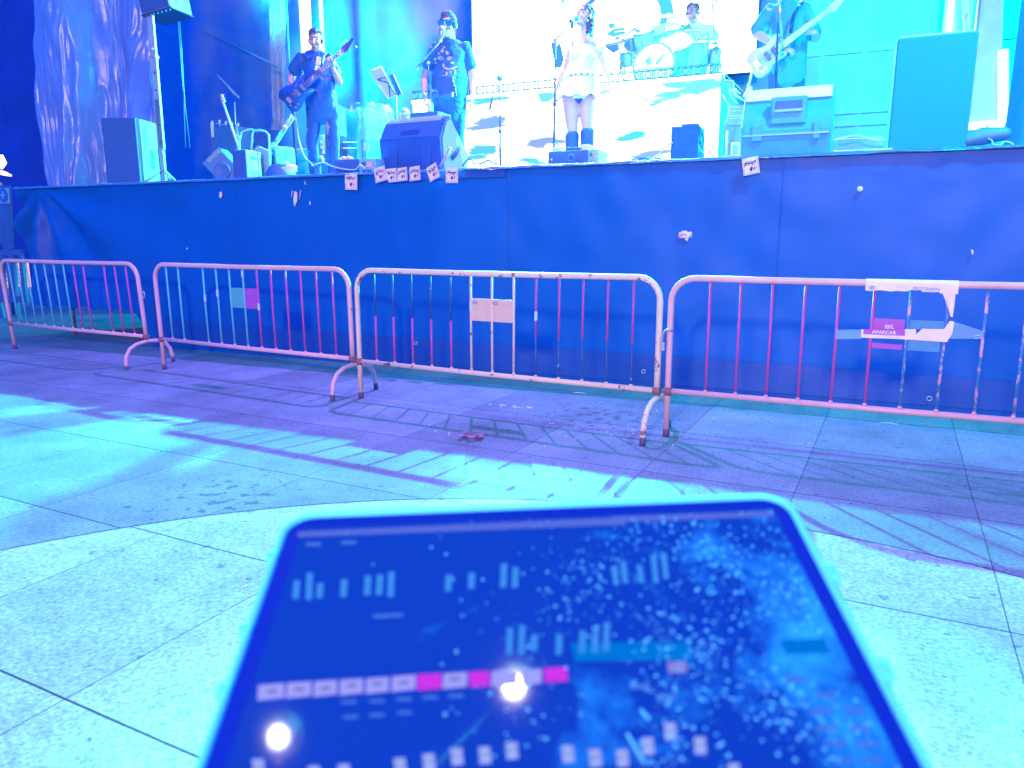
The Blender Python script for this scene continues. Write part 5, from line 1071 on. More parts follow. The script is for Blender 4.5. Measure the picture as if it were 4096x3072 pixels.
for pts in (((2480, 300), (2486, 160), (2540, 110)), ((2535, 115), (2600, 145), (2660, 210)), ((2500, 190), (2570, 272)), ((2720, 120), (2760, 90), (2800, 200), (2810, 275)), ((2825, 290), (2835, 130), (2780, 165)), ((2440, 300), (2490, 210), (2500, 290))):
    mb = MB(); mb.tube([P(x, y, 2.9) for x, y in pts], .010, 6); t.part('rack_tube', mb, M_CHR2)
mb = MB(); mb.box(P(2640, 122, 2.7), (.14, .03, .09), rot=Matrix.Rotation(R(-10), 3, 'Y'), bev=.004); t.part('small_module', mb, M_SHELL)
# ================================================================ STAGE EQUIPMENT
def own(name, label, cat, x, v, off, z=DZ, group=None, u=None):
    """thing with own axes standing at depth v in column x; off = degrees away from facing the camera (negative shows its right side)"""
    q = (colu(x, v, z+.3) if u is None else u, v, z); return thing(name, label, cat, q, group, yaw=bear(x)+off)
# big loudspeaker left
o = own('loudspeaker', 'tall dark loudspeaker with pale side and oval handles, standing at the stage’s left', 'loudspeaker', 560, .55, -27, group='loudspeakers on and above the stage')
hh = P(545, 455, .35).z-DZ
mb = MB(); mb.box((-.22, .27, hh/2), (.44, .52, hh), bev=.012); mb.build('cabinet', M_SIDE, o)
mb = MB(); mb.box((-.22, .0, hh/2), (.43, .03, hh-.01), bev=.008); mb.build('grille', M_GRILLE, o)
mb = MB(); mb.box((.002, .22, hh/2), (.006, .10, hh-.02)); mb.build('side_recess', mat('side_strip', (.22, .33, .38), .5), o)
for z in (.36, .50):
    mb = MB(); mb.box((.004, .34, z*hh/.95), (.012, .10, .115), bev=.045, seg=4); mb.build('handle', M_NAVY, o)
mb = MB(); mb.box((.0025, .2, hh*.80), (.01, .03, .20), bev=.012); mb.build('badge', M_NAVY, o)
# steel lifting tower
q0, q1 = P(645, 700, .75), P(607, 0, .75); q0 = Vector(((P(640, 640, .75).x+P(612, 60, .75).x)/2, .75, DZ))
t = T('lifting_tower', 'steel lifting tower with a row of holes carrying the hanging loudspeaker', 'tower', q0)
top = P(610, -120, .75).z
mb = MB(); mb.box((q0.x, .75, DZ+.55), (.07, .03, 1.1)); t.part('lower_section', mb, M_STEEL)
mb = MB(); mb.box((q0.x, .75, (DZ+.5+top)/2), (.105, .03, top-DZ-.5), bev=.006); mast = t.part('mast', mb, mat('mast_zinc', (.45, .52, .56), .4, metal=.3, var=.15, vscale=10))
for y in (285, 357, 427, 497, 566): c = P(640, y, .70); mb = MB(); mb.tube([(q0.x+.01, (.733), c.z), (q0.x+.01, .730, c.z)], .016, 10); t.part('hole', mb, M_NAVY, mast)
c = P(632, 190, .70); mb = MB(); mb.ball((q0.x+.01, .72, c.z), .024); t.part('pin', mb, M_CHROME, mast); mb = MB(); mb.box((q0.x, .75, c.z-.09), (.12, .045, .03)); t.part('clamp', mb, M_STEEL, mast)
for k in range(3): a = k*2.09-.4; mb = MB(); mb.tube([(q0.x, .75, DZ+.25), (q0.x+.35*cos(a), .75+.35*sin(a), DZ+.012)], .015, 8); t.part('leg', mb, M_STEEL)
mb = MB(); mb.tube([(q0.x+.05, .72, DZ+.5), (q0.x+.10, .70, DZ+.47), (q0.x+.12, .70, DZ+.5)], .008, 6); t.part('crank', mb, M_CHROME)
# hanging speaker
c = P(680, 20, 1.0); o = thing('loudspeaker', 'pale loudspeaker hanging from the tower, cut by the top of the photograph', 'loudspeaker', (c.x, .95, c.z-.13), 'loudspeakers on and above the stage', yaw=bear(680)-38)
o.rotation_euler = (R(0), R(-9), o.rotation_euler.z)
mb = MB(); mb.box((0, .0, .45), (.42, .42, .9), bev=.012); mb.build('cabinet', M_SIDE, o); mb = MB(); mb.box((0, -.215, .45), (.40, .02, .88)); mb.build('grille', M_GRILLE, o)
mb = MB(); mb.box((0, 0, -.012), (.44, .44, .02))
for k in range(7): mb.box((-.18+k*.06, -.2, -.03), (.02, .02, .03))
mb.build('bottom_plate', M_BLACK, o); mb = MB(); mb.box((.212, -.08, .25), (.006, .025, .36)); mb.build('handle', M_NAVY, o)
for k in (0, 1):
    mb = MB(); mb.tube([P(712+k*6, 85, 1.0), P(722+k*6, 220, 1.0), P(735+k*3, 400, 1.0), P(742-k*-18, 590, 1.0)], .006, 5); t2 = solo('hanging_cable', ('outer' if k else 'inner')+' thin cable dangling from the hanging loudspeaker', 'cable', P(712+k*6, 85, 1.0), mb, M_CABLE)
# slanted tube at the back
mb = MB(); mb.tube([P(800, 118, 3.5), P(1110, 268, 3.5), P(1118, 290, 3.5)], .02, 8); solo('slanted_tube', 'long slanted pale tube crossing the dark backdrop at the left', 'tube', P(960, 195, 3.5), mb, mat('dull_tube', (.14, .34, .5), .4))
# music stand far left (edge on)
def tilt_desk(t, pts, m, th=.012, name='desk'):
    mb = MB(); mb.prism(pts, (0, th, 0)); return t.part(name, mb, m)
t = T('music_stand', 'music stand seen edge on at the left, between the tower and the bass player', 'stand', Vector((P(958, 560, 1.9).x, 1.9, DZ)), 'music stands on the stage')
mb = MB(); mb.prism([P(865, 298, 1.9), P(872, 300, 1.9), P(960, 390, 1.9), P(955, 394, 1.9)], (P(912, 345, 1.9)-st(CO)).normalized()*.26); t.part('desk', mb, mat('stand_grey', (.25, .45, .5), .4))
mb = MB(); mb.tube([P(912, 345, 2.0), P(938, 380, 2.0)], .012, 6); mb.tube([P(938, 408, 1.95), P(942, 500, 1.95), P(948, 570, 1.95)], .009, 6); mb.tube([P(944, 500, 1.95), P(962, 590, 1.9)], .012, 6); mb.tube([P(948, 560, 1.95), (P(960, 590, 1.9).x, 1.9, DZ+.02)], .01, 6); t.part('pole', mb, M_STEEL)
for k in range(3): a = k*2.09; b = t.q; mb = MB(); mb.tube([(b.x, b.y, DZ+.2), (b.x+.25*cos(a), b.y+.25*sin(a), DZ+.01)], .007, 5); t.part('leg', mb, M_STEEL)
# spare guitar on a stand, leaning
ga, gb = P(955, 590, 1.7), P(893, 412, 1.7)
t = T('spare_guitar', 'spare guitar with white neck leaning behind the small monitor', 'guitar', (ga.x, 1.7, DZ))
mb = MB(); mb.tube([ga, gb], .018, 6); t.part('neck', mb, mat('maple_pale', (.75, .62, .60), .4))
mb = MB(); mb.prism([P(888, 414, 1.7), P(881, 378, 1.7), P(888, 376, 1.7), P(899, 408, 1.7)], (0, .02, 0)); h = t.part('headstock', mb, mat('maple_pale', (.75, .62, .60), .4))
for k in range(3): mb = MB(); c = P(896+k*3, 380+k*11, 1.7); mb.tube([c-Vector((.03, 0, 0)), c], .004, 5); mb.ball(c, (.012, .006, .01), sub=1); t.part('tuner', mb, M_CHROME, h)
mb = MB(); c = Vector((ga.x+.08, 1.72, DZ+.30)); mb.loft([(c+Vector((.0, 0, -.22)), .17, .025), (c, .12, .025), (c+Vector((-.03, 0, .18)), .13, .022)], 16, (1, 0, 0)); t.part('body', mb, mat('navy_lacquer', (.03, .12, .42), .25))
# little percussion rack with glinting wing nuts
t = T('equipment_rack', 'dark rack with a row of glinting knobs behind the small monitor', 'rack', Vector((P(895, 560, 2.2).x, 2.2, DZ)))
c0_, c1_ = P(850, 512, 2.2), P(950, 512, 2.2); mb = MB(); mb.box(((c0_.x+c1_.x)/2, 2.3, (DZ+c0_.z)/2), (c1_.x-c0_.x, .3, c0_.z-DZ), bev=.01); t.part('case', mb, M_NAVY)
for x, y in ((878, 486), (903, 491), (928, 496), (952, 499), (849, 490)): c = P(x, y, 2.2); mb = MB(); mb.ball(c, (.018, .015, .028)); mb.tube([c, (c.x, c.y, c0_.z)], .006, 5); t.part('knob', mb, M_WHITE)
mb = MB(); mb.box(P(850, 520, 2.14), (.035, .03, .20), bev=.004); t.part('white_tab', mb, M_WHITE)
for x, y in ((872, 495), (896, 499)): mb = MB(); mb.box(P(x, y, 2.15), (.06, .04, .015)); t.part('clamp', mb, M_CHROME)
# small tilted wedge monitor
def wedge(o, w, prof, x_off=0, mats=(M_NAVY, M_SIDE)):
    mb = MB(); b = bmesh.new(); a = [b.verts.new((x_off-w/2, y, z)) for y, z in prof]; c = [b.verts.new((x_off+w/2, y, z)) for y, z in prof]
    b.faces.new(a[::-1]); b.faces.new(c)
    for k in range(len(prof)): b.faces.new([a[k], a[(k+1) % len(prof)], c[(k+1) % len(prof)], c[k]])
    bmesh.ops.bevel(b, geom=list(b.edges), offset=.014, segments=2, affect='EDGES'); bmesh.ops.recalc_face_normals(b, faces=b.faces); mb.merge(b, None, False); return mb
o = own('stage_monitor', 'small dark wedge monitor tipped on its side near the left loudspeaker', 'monitor', 912, 1.0, -18, group='stage monitors')
o.rotation_euler = (0, R(-42), o.rotation_euler.z); o.location.z += .09; o.location += UX*.02
mb = MB(); mb.box((.04, .2, .19), (.30, .36, .42), bev=.02); mb.build('cabinet', mat('monitor_grey', (.07, .22, .45), .5, var=.15, bump=.2, bscale=150), o)
mb = MB(); mb.lathe([(.0, .0), (.03, .004), (.09, .02), (.10, .02), (.10, .0), (.0, .0)], Matrix.Translation((.02, .015, .16)) @ Matrix.Rotation(R(90), 4, 'X')); mb.build('cone', M_NAVY, o)
mb = MB(); mb.box((.06, .015, .36), (.20, .01, .06), bev=.004); mb.build('pale_panel', mat('side_strip', (.22, .33, .38), .5), o)
# small box speaker
def bx2(name, label, cat, x0, xm, x1, yt, yb, v, dep=.3, group=None, fm=M_NAVY, sm=M_SIDE, off=-30, z=DZ):
    o = own(name, label, cat, xm, v, off, z, group); h = P(xm, yt, v).z-z; d = (o.location-CO).length
    w = (xm-x0)/3000*d/cos(R(off)); dp = max(.06, (x1-xm)/3000*d/max(.2, abs(sin(R(off))))); return o, w, dp, h
o, w, dp, h = bx2('combo_amplifier', 'small box amplifier with dark front and pale side, left of the mint case', 'amplifier', 940, 988, 1040, 598, 690, .45, off=-32)
mb = MB(); mb.box((-w/2, dp/2, h/2), (w, dp, h), bev=.012); mb.build('cabinet', M_SIDE, o); mb = MB(); mb.box((-w/2, -.006, h/2), (w-.01, .02, h-.01)); mb.build('grille', M_GRILLE, o)
mb = MB(); mb.box((.003, dp*.45, h*.80), (.01, dp*.5, h*.09), bev=.004); mb.build('handle', M_NAVY, o)
mb = MB(); mb.box((.003, dp*.45, h*.3), (.006, dp*.5, h*.25)); mb.build('rear_panel', mat('side_strip2', (.14, .30, .42), .5), o)
# round-top chair behind it
t = T('padded_chair', 'tubular framed chair with padded seat facing away behind the box amplifier', 'chair', (P(1040, 600, .9).x, .9, DZ))
mb = MB(); mb.tube([P(x, y, .8) for x, y in ((1007, 688), (1006, 600), (1008, 535), (1016, 522), (1040, 520), (1062, 526), (1075, 540), (1077, 600), (1080, 690))], .012, 8); t.part('back_frame', mb, mat('cyan_tube', (.35, .72, .75), .3))
mb = MB(); mb.tube([P(x, y, 1.3) for x, y in ((960, 690), (958, 560), (966, 528), (990, 518), (1010, 519))]+[P(1016, 521, .8)], .012, 8); t.part('arm_frame', mb, mat('cyan_tube', (.35, .72, .75), .3))
mb = MB(); mb.prism([P(1012, 600, .82), P(1030, 582, .82), P(1078, 606, .82), P(1078, 690, .82), P(1014, 690, .82)], (0, .03, 0)); t.part('back_pad', mb, mat('grey_pad', (.30, .38, .48), .6))
mb = MB(); mb.box((t.q.x-.02, 1.08, DZ+.40), (.42, .42, .07), bev=.03); t.part('seat', mb, mat('white_pad', (.6, .68, .7), .6))
for dx, dy in ((-.22, 1.3), (.16, 1.3)): mb = MB(); mb.tube([(t.q.x+dx, dy, DZ), (t.q.x+dx, dy, DZ+.4)], .012, 6); t.part('leg', mb, M_STEEL)
# mint suitcase with folded stand on top
o, w, dp, h = bx2('equipment_case', 'mint green hard case standing left of the bass player’s legs', 'case', 1080, 1107, 1178, 582, 690, .9, off=-62)
mint = mat('mint_plastic', (.15, .72, .62), .45, var=.06, bump=.15, bscale=120)
mb = MB(); mb.box((-w/2, dp/2, h/2), (w, dp, h), bev=.05, seg=4); mb.build('shell', mint, o); mb = MB(); mb.box((.002, dp/2, h/2), (.006, .006, h*.86)); mb.build('seam', M_NAVY, o); mb = MB(); mb.ball((.005, dp*.5, h*.6), (.008, .03, .02)); mb.build('latch', M_WHITE, o)
mb = MB(); mb.box((-w/2, -.004, h*.55), (w*.7, .01, h*.7), bev=.004); mb.build('end_panel', M_NAVY, o)
t = T('folded_stand', 'folded chrome stand slanting up from the mint case', 'stand', P(1098, 570, 1.1), None)
for k, dx in enumerate((0, 6, 14)): mb = MB(); mb.tube([P(1094+dx, 575, 1.1), P(1165+dx*.8, 456+dx, 1.15)], .012, 6); t.part('tube', mb, M_CHROME)
mb = MB(); mb.box(P(1092, 578, 1.1), (.09, .06, .05), bev=.01); t.part('hinge', mb, M_STEEL)
t = T('drum_mat_roll', 'dark round bag lying low at the foot of the mint case', 'bag', (P(1100, 660, .35).x, .35, DZ)); mb = MB(); mb.ball((t.q.x, .4, DZ+.05), (.19, .14, .16)); t.part('bag', mb, M_NAVY)
mb = MB(); c = P(1165, 668, .25); mb.ball(c+Vector((0, 0, -.02)), (.09, .05, .05)); b = mb; solo('white_cloth', 'crumpled white cloth lying at the stage edge before the mint case', 'cloth', c, b, mat('white_rag', (.85, .85, .85), .8, bump=.6, bscale=20))
t = T('floor_amplifier', 'low dark amplifier cabinet left behind the bass player’s legs', 'amplifier', (P(1215, 660, 1.5).x, 1.5, DZ)); a_, b_ = P(1187, 594, 1.5), P(1250, 594, 1.5)
mb = MB(); mb.box(((a_.x+b_.x)/2, 1.65, (DZ+a_.z)/2), (b_.x-a_.x, .3, a_.z-DZ), bev=.01); t.part('cabinet', mb, mat('amp_tolex', (.06, .22, .42), .6, bump=.3, bscale=100)); mb = MB(); mb.box(((a_.x+b_.x)/2, 1.497, a_.z-.01), (b_.x-a_.x, .01, .015)); t.part('trim', mb, M_STEEL)
# plug strip
c = P(1290, 578, 1.7); t = T('plug_strip', 'white multiple socket strip showing between the bass player’s legs', 'socket strip', c); mb = MB(); mb.box(c, (.06, .03, .24), bev=.01); s_ = t.part('housing', mb, M_WHITE)
for k in range(3): mb = MB(); mb.tube([c+Vector((.0, -.012, -.07+.07*k)), c+Vector((.0, -.019, -.07+.07*k))], .019, 12); t.part('socket', mb, mat('socket_grey', (.35, .4, .5), .5), s_)
mb = MB(); mb.tube([P(1284, 625, 1.0), P(1294, 648, 1.0)], .02, 8); solo('white_tube', 'short white tube at the bass player’s feet', 'tube', P(1290, 640, 1.0), mb, M_WHITE)
# amplifier rack in plastic film
t = T('amplifier_rack', 'tall amplifier rack wrapped in clear plastic film right of the bass player', 'rack', (P(1430, 600, 2.0).x, 2.0, DZ))
a_, m_, b_ = P(1350, 550, 2.0), P(1432, 550, 2.0), P(1495, 552, 2.3); zt = P(1430, 430, 2.0).z; zm = P(1430, 545, 2.0).z
mb = MB(); mb.box(((a_.x+m_.x)/2+.1, 2.35, (DZ+zt)/2), (b_.x-a_.x-.05, .6, zt-DZ), bev=.01); t.part('case', mb, mat('rack_teal', (.10, .38, .50), .45, var=.2))
mb = MB(); mb.box((m_.x, 2.02, (DZ+zt)/2), (.05, .04, zt-DZ)); t.part('corner_post', mb, mat('bright_post', (.6, .8, .82), .4))
for y in (568, 592):
    mb = MB()
    for k in range(11): mb.ball(P(1374+k*5, y, 2.02), .009, sub=1)
    t.part('light_row', mb, emis('led_dots', (.4, 1, .95), 1.5))
for y in (570, 594): mb = MB(); mb.ball(P(1345, y, 2.02), .020, sub=1); t.part('pilot_lamp', mb, emis('pilot', (1, .75, .8), 2.5))
mb = MB(); mb.prism([P(1402, 424, 2.02), P(1412, 424, 2.02), P(1412, 446, 2.02), P(1402, 446, 2.02)], (0, -.006, 0)); t.part('red_display', mb, emis('red_disp', (.9, .45, .6), 1.0))
mb = MB(); mb.prism([P(1452, 567, 2.03), P(1477, 574, 2.03), P(1477, 608, 2.03), P(1454, 600, 2.03)], (0, -.006, 0)); t.part('paper_label', mb, mat('grey_label', (.45, .6, .68), .6, var=.4, vscale=60))
def film(a, b):
    an_ = 2*pi*a; cx = (a_.x+b_.x)/2+.03; z = zm-.05+(zt+.12-zm)*1.0*b; k = 1-.35*max(0, b-.75)*4*max(0, b-.75)*4*.25
    n_ = noise.noise(Vector((cos(an_)*3, sin(an_)*3, z*4)))*.05+abs(noise.noise(Vector((cos(an_)*7, sin(an_)*7, z*9))))*.03
    return Vector((cx+(.36*k+n_)*cos(an_), 2.35+(.36*k+n_)*sin(an_), z+.03*n_))
mb = MB(); mb.grid(film, 90, 40); t.part('plastic_film', mb, mat('clear_film', (.45, .9, .95), .12, alpha=.34, spec=.9))
# power amp + cables near the bass player's feet
def amp_box(label, x0, x1, xe, yt, yb, v, red=True):
    t = T('amplifier_unit', label, 'amplifier', (P((x0+x1)/2, yb, v).x, v, DZ), 'amplifier units lying at the stage edge'); a, b, c = P(x0, yt, v), P(x1, yt, v), P(xe, yt, v); h = a.z-DZ
    mb = MB(); mb.box(((a.x+b.x)/2, v+.16, DZ+h/2), (b.x-a.x, .3, h), bev=.008); t.part('case', mb, M_NAVY)
    mb = MB(); mb.box(((b.x+c.x)/2, v+.16, DZ+h/2), (c.x-b.x, .29, h*.98), bev=.004); pn = t.part('front_panel', mb, mat('cyan_panel_metal', (.25, .62, .68), .4, var=.2, vscale=30))
    w_ = c.x-b.x
    for k, (fx, fz, m) in enumerate(((.3, .72, M_NAVY), (.62, .68, emis('red_switch', (.9, .3, .5), 1.0) if red else M_WHITE), (.62, .3, M_NAVY), (.3, .3, M_NAVY))): mb = MB(); mb.box((b.x+w_*fx, v+.01, DZ+h*fz), (w_*.2, .012, h*.2), bev=.002); t.part('switch', mb, m, pn)
    mb = MB(); mb.ball((a.x+(b.x-a.x)*.1, v+.005, DZ+h*.55), .012, sub=1); t.part('screw', mb, M_WHITE); return t, h
amp_box('dark amplifier unit with cyan end panel under cables by the bass player', 1330, 1432, 1500, 640, 684, .18, True)
amp_box('dark amplifier unit with red switch lying at the singing woman’s feet', 2190, 2350, 2392, 606, 655, .18)
c = P(1385, 628, .3); mb = MB()
for k in range(5): mb.ball(c+Vector((-.06+.03*k, 0, .01*(k % 2)-.02)), (.035, .03, .022), sub=1)
solo('cable_coil', 'white and dark coil of cable on the amplifier unit near the bass player', 'cable', c, mb, mat('white_rag', (.85, .85, .85), .8))
c = P(2330, 598, .3); t = T('foot_pedal', 'small dark pedal box with white end on top of the amplifier unit', 'pedal', c); a, b, d_ = P(2268, 600, .3), P(2330, 600, .3), P(2358, 600, .3)
mb = MB(); mb.box(((a.x+b.x)/2, .33, c.z-.01), (b.x-a.x, .14, .06), bev=.008); t.part('case', mb, M_NAVY); mb = MB(); mb.box(((b.x+d_.x)/2, .33, c.z+.005), (d_.x-b.x, .14, .07), bev=.004); t.part('white_end', mb, M_WHITE)
c = P(2234, 592, .3); mb = MB(); mb.ball(c+Vector((0, 0, -.01)), (.05, .035, .03)); mb.ball(c+Vector((.03, 0, -.03)), (.05, .035, .02)); solo('crumpled_tissue', 'crumpled white tissue on the woman’s amplifier unit', 'tissue', c, mb, mat('white_rag', (.85, .85, .85), .8))
# big wedge monitor
o = own('stage_monitor', 'large slanted dark grey wedge monitor at the stage edge before the singing man', 'monitor', 1745, .35, -33, group='stage monitors')
d = (o.location-CO).length; sc = d/3000; hW = (P(1700, 458, .35).z-DZ)
GREY = mat('monitor_blue_grey', (.025, .12, .42), .5, var=.1, vscale=3, bump=.15, bscale=160)
mb = wedge(o, .74, [(-.02, .03), (-.06, hW*.62), (.06, hW*.93), (.16, hW), (.52, hW*.42), (.50, .03), (.40, .0), (.06, .0)], -.30); mb.build('cabinet', GREY, o)
mb = MB(); mb.box((-.32, .10, hW*.955), (.68, .11, .012), rot=Matrix.Rotation(R(34), 3, 'X')); mb.build('top_edge', mat('pale_top', (.20, .38, .48), .5), o)
mb = MB(); mb.box((-.30, -.012, hW*.70), (.24, .04, .09), rot=Matrix.Rotation(R(-20), 3, 'X'), bev=.012); hd = mb.build('handle_recess', M_BLACK, o)
mb = MB(); mb.box((-.30, -.038, hW*.64), (.22, .03, .02), rot=Matrix.Rotation(R(-20), 3, 'X'), bev=.006); mb.build('handle_lip', GREY, hd)
for dx in (-.20, .20): mb = MB(); mb.box((-.30+dx, -.045, hW*.38), (.10, .02, hW*.5), bev=.008); mb.build('rib', GREY, o)
mb = MB(); mb.prism([(.072, y, z) for y, z in ((.02, .05), (.0, hW*.6), (.08, hW*.88), (.16, hW*.94), (.48, hW*.42), (.46, .06))], (.006, 0, 0)); mb.build('side_panel', mat('monitor_side', (.20, .36, .50), .5, var=.1), o)
mb = MB(); mb.tube([(.082, .16, hW*.30), (.082, .36, hW*.52)], .022, 8); mb.build('side_handle', M_BLACK, o)
t = T('kick_stand', 'pinkish slat propping the large wedge monitor', 'prop', P(1775, 670, .12)); mb = MB(); mb.tube([P(1760, 668, .12), P(1803, 590, .12)], .02, 4); t.part('slat', mb, mat('pink_slat', (.55, .3, .5), .6))
# music stand with white sheet
t = T('music_stand', 'music stand holding a white sheet, between the bass player and the singing man', 'stand', Vector((P(1588, 470, 1.2).x, 1.2, DZ)), 'music stands on the stage')
mb = MB(); mb.prism([P(1483, 285, 1.2), P(1527, 268, 1.2), P(1583, 380, 1.2), P(1552, 394, 1.2)], (0, .01, 0)); t.part('sheet', mb, mat('sheet_paper', (.55, .72, .85), .7))
mb = MB(); mb.tube([P(1483, 285, 1.19), P(1527, 268, 1.19)], .014, 5); mb.tube([P(1483, 287, 1.19), P(1552, 394, 1.19)], .007, 5); t.part('bright_edge', mb, mat('edge_paper', (.85, .85, .85), .6))
mb = MB(); mb.tube([P(1510, 317, 1.18), P(1552, 306, 1.18), P(1560, 390, 1.18)], .006, 5); mb.tube([P(1512, 319, 1.18), P(1550, 330, 1.18), P(1583, 380, 1.18)], .006, 5); t.part('wire_frame', mb, M_BLACK)
mb = MB(); mb.prism([P(1556, 302, 1.22), P(1572, 294, 1.22), P(1606, 372, 1.22), P(1590, 384, 1.22)], (0, .02, 0)); t.part('desk', mb, M_NAVY)
mb = MB(); mb.tube([P(1585, 380, 1.2), P(1588, 470, 1.2), t.q+Vector((0, 0, .2))], .009, 6); t.part('pole', mb, M_STEEL)
for k in range(3): a = k*2.09; mb = MB(); mb.tube([t.q+Vector((0, 0, .2)), t.q+Vector((.22*cos(a), .22*sin(a), .01))], .007, 5); t.part('leg', mb, M_STEEL)
# water bottle
c = P(1722, 455, 1.0); t = T('water_bottle', 'glowing white water bottle standing behind the wedge monitor', 'bottle', (c.x, 1.0, c.z)); M_ = Matrix.Translation(c)
hb = P(1722, 395, 1.0).z-c.z; mb = MB(); mb.lathe([(0, 0), (.036, .004), (.038, hb*.6), (.030, hb*.72), (.013, hb*.88), (.013, hb*.92)], M_, 18); t.part('bottle', mb, mat('clear_bottle', (.75, .9, .92), .15)); mb = MB(); mb.lathe([(.016, hb*.90), (.016, hb), (0, hb)], M_, 14); t.part('cap', mb, M_WHITE)
mb = MB(); mb.box((c.x, 1.0, (DZ+c.z)/2), (.35, .3, c.z-DZ-.004), bev=.01); solo('equipment_case', 'dark case carrying the water bottle behind the wedge monitor', 'case', (c.x, 1.0, DZ), mb, M_NAVY)
# middle microphone stand (empty boom tip left of the white wall)
jt = P(2000, 355, 1.3); base = Vector((P(2001, 560, 1.3).x, 1.3, DZ)); t = mic_stand('dark microphone stand alone in front of the glowing riser', base, jt, P(2000, 315, 1.3), P(1998, 372, 1.3))
mb = MB(); mb.ball(P(1999, 313, 1.3), .034); t.part('microphone_head', mb, mat('mic_grille', (.05, .45, .65), .4, metal=.4)); mb = MB(); mb.tube([P(1980, 350, 1.35), P(1958, 440, 1.35)], [.006, .014], 6); t.part('spare_arm', mb, M_BLACK)
# foam block
t = T('foam_monitor', 'dark rough edged box silhouetted against the glowing riser at right', 'box', (P(2740, 630, .75).x, .75, DZ)); a, b = P(2686, 508, .75), P(2796, 502, .75)
mb = MB(); b_ = bmesh.new(); bmesh.ops.create_cube(b_, size=1); bmesh.ops.subdivide_edges(b_, edges=b_.edges, cuts=9, use_grid_fill=True)
for v in b_.verts:
    w_ = Vector((v.co.x*(b.x-a.x), v.co.y*.3, v.co.z*(a.z-DZ))); n_ = noise.noise_vector(w_*22)*.007; v.co = Vector(((a.x+b.x)/2, .9, (a.z+DZ)/2))+w_+n_
mb.merge(b_, None, False); t.part('cabinet', mb, mat('dark_felt', (.03, .16, .42), .9, bump=.5, bscale=90)); mb = MB(); mb.box(((a.x+b.x)/2+.04, .78, a.z+.008), (.16, .05, .03), bev=.01); t.part('handle', mb, M_NAVY)
# mixer rack between riser and right monitor
t = T('patch_rack', 'small patch rack stuffed with cables between the riser and the right monitor', 'rack', (P(2940, 600, 1.2).x, 1.2, DZ))
def zq(x, y): return P(2600+x*800/1896, y*700/1659, 1.2)
mb = MB(); mb.prism([zq(700, 1190), zq(870, 1190), zq(860, 1480), zq(690, 1470)], (0, .3, 0)); t.part('lower_case', mb, mat('rack_blue', (.10, .35, .55), .5))
mb = MB(); mb.prism([zq(745, 1000), zq(895, 990), zq(870, 1185), zq(710, 1188)], (0, .3, 0)); t.part('mixer', mb, mat('mixer_panel', (.15, .45, .6), .5))
for y0 in (1018, 1050, 1100, 1125):
    mb = MB()
    for k in range(9): mb.ball(zq(762+k*13, y0), .007, sub=1)
    t.part('knob_row', mb, mat('pale_knob', (.55, .8, .85), .4))
mb = MB(); mb.prism([zq(772, 1350), zq(856, 1350), zq(850, 1475), zq(766, 1475)], (0, -.02, 0)); t.part('display_frame', mb, M_WHITE); mb = MB(); mb.prism([zq(788, 1375), zq(838, 1375), zq(834, 1465), zq(782, 1465)], (0, -.024, 0)); t.part('display', mb, mat('rack_blue2', (.15, .45, .7), .3))
mb = MB(); mb.tube([zq(730, 1240), zq(722, 1470)], .012, 5); t.part('white_stick', mb, M_WHITE)
for pts in (((700, 700), (710, 760), (790, 770), (800, 900), (900, 960)), ((760, 840), (820, 900), (870, 940)), ((690, 900), (748, 1000), (745, 1090), (712, 1180)), ((750, 850), (770, 920), (835, 985)), ((800, 840), (830, 870), (860, 890))):
    mb = MB(); mb.tube([zq(*q) for q in pts], .007, 6); t.part('cable', mb, mat('pale_cyan_cable', (.55, .85, .88), .4))
mb = MB(); mb.prism([zq(705, 760), zq(785, 756), zq(788, 792), zq(705, 796)], (0, .1, 0)); t.part('small_box', mb, mat('rack_blue2', (.15, .45, .7), .3))
mb = MB(); mb.tube([P(3008, 285, 1.25), P(2998, 330, 1.25), P(2990, 345, 1.25)], .012, 6); mb.prism([P(2996, 335, 1.25), P(3008, 350, 1.25), P(2992, 392, 1.25), P(2970, 385, 1.25)], (0, .02, 0)); mb.tube([P(3005, 350, 1.2), P(2985, 400, 1.15), P(2978, 480, 1.1), P(2968, 510, 1.1)], .016, 6); solo('white_strap', 'white strap hanging down left of the right monitor', 'strap', P(2990, 400, 1.2), mb, M_WHITE)
# large monitor at right (its back turned to us)
t = T('stage_monitor', 'large boxy wedge monitor with white top edge and carry handle at the right', 'monitor', (P(3150, 600, .45).x, .45, DZ), 'stage monitors')
def R4(x, y, v=.45): return P(2600+x*800/1896, y*700/1659, v)
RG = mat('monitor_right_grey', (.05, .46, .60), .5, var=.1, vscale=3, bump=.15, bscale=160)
a, b = R4(890, 900), R4(1740, 900); z1 = R4(1300, 935).z; z2 = R4(1300, 1130).z; z3 = R4(1300, 1260).z; z4_ = R4(1300, 1430).z
b_ = bmesh.new(); prof = [(.04, DZ), (.0, z2-.10), (.03, z2), (.10, z1), (.14, z1+.10), (.5, z1+.02), (.55, DZ)]
for sx_ in (0,):
    A_ = [b_.verts.new((a.x, .45+y, z)) for y, z in prof]; B_2 = [b_.verts.new((b.x, .45+y, z)) for y, z in prof]; b_.faces.new(A_[::-1]); b_.faces.new(B_2)
    for k in range(len(prof)): b_.faces.new([A_[k], A_[(k+1) % 7], B_2[(k+1) % 7], B_2[k]])
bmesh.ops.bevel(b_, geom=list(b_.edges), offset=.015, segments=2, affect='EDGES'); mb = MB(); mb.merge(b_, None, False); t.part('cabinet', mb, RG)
mb = MB(); mb.box(((a.x+b.x)/2, .555, z1+.055), (b.x-a.x-.02, .05, .095), bev=.012); t.part('top_edge', mb, mat('white_edge', (.82, .9, .9), .4))
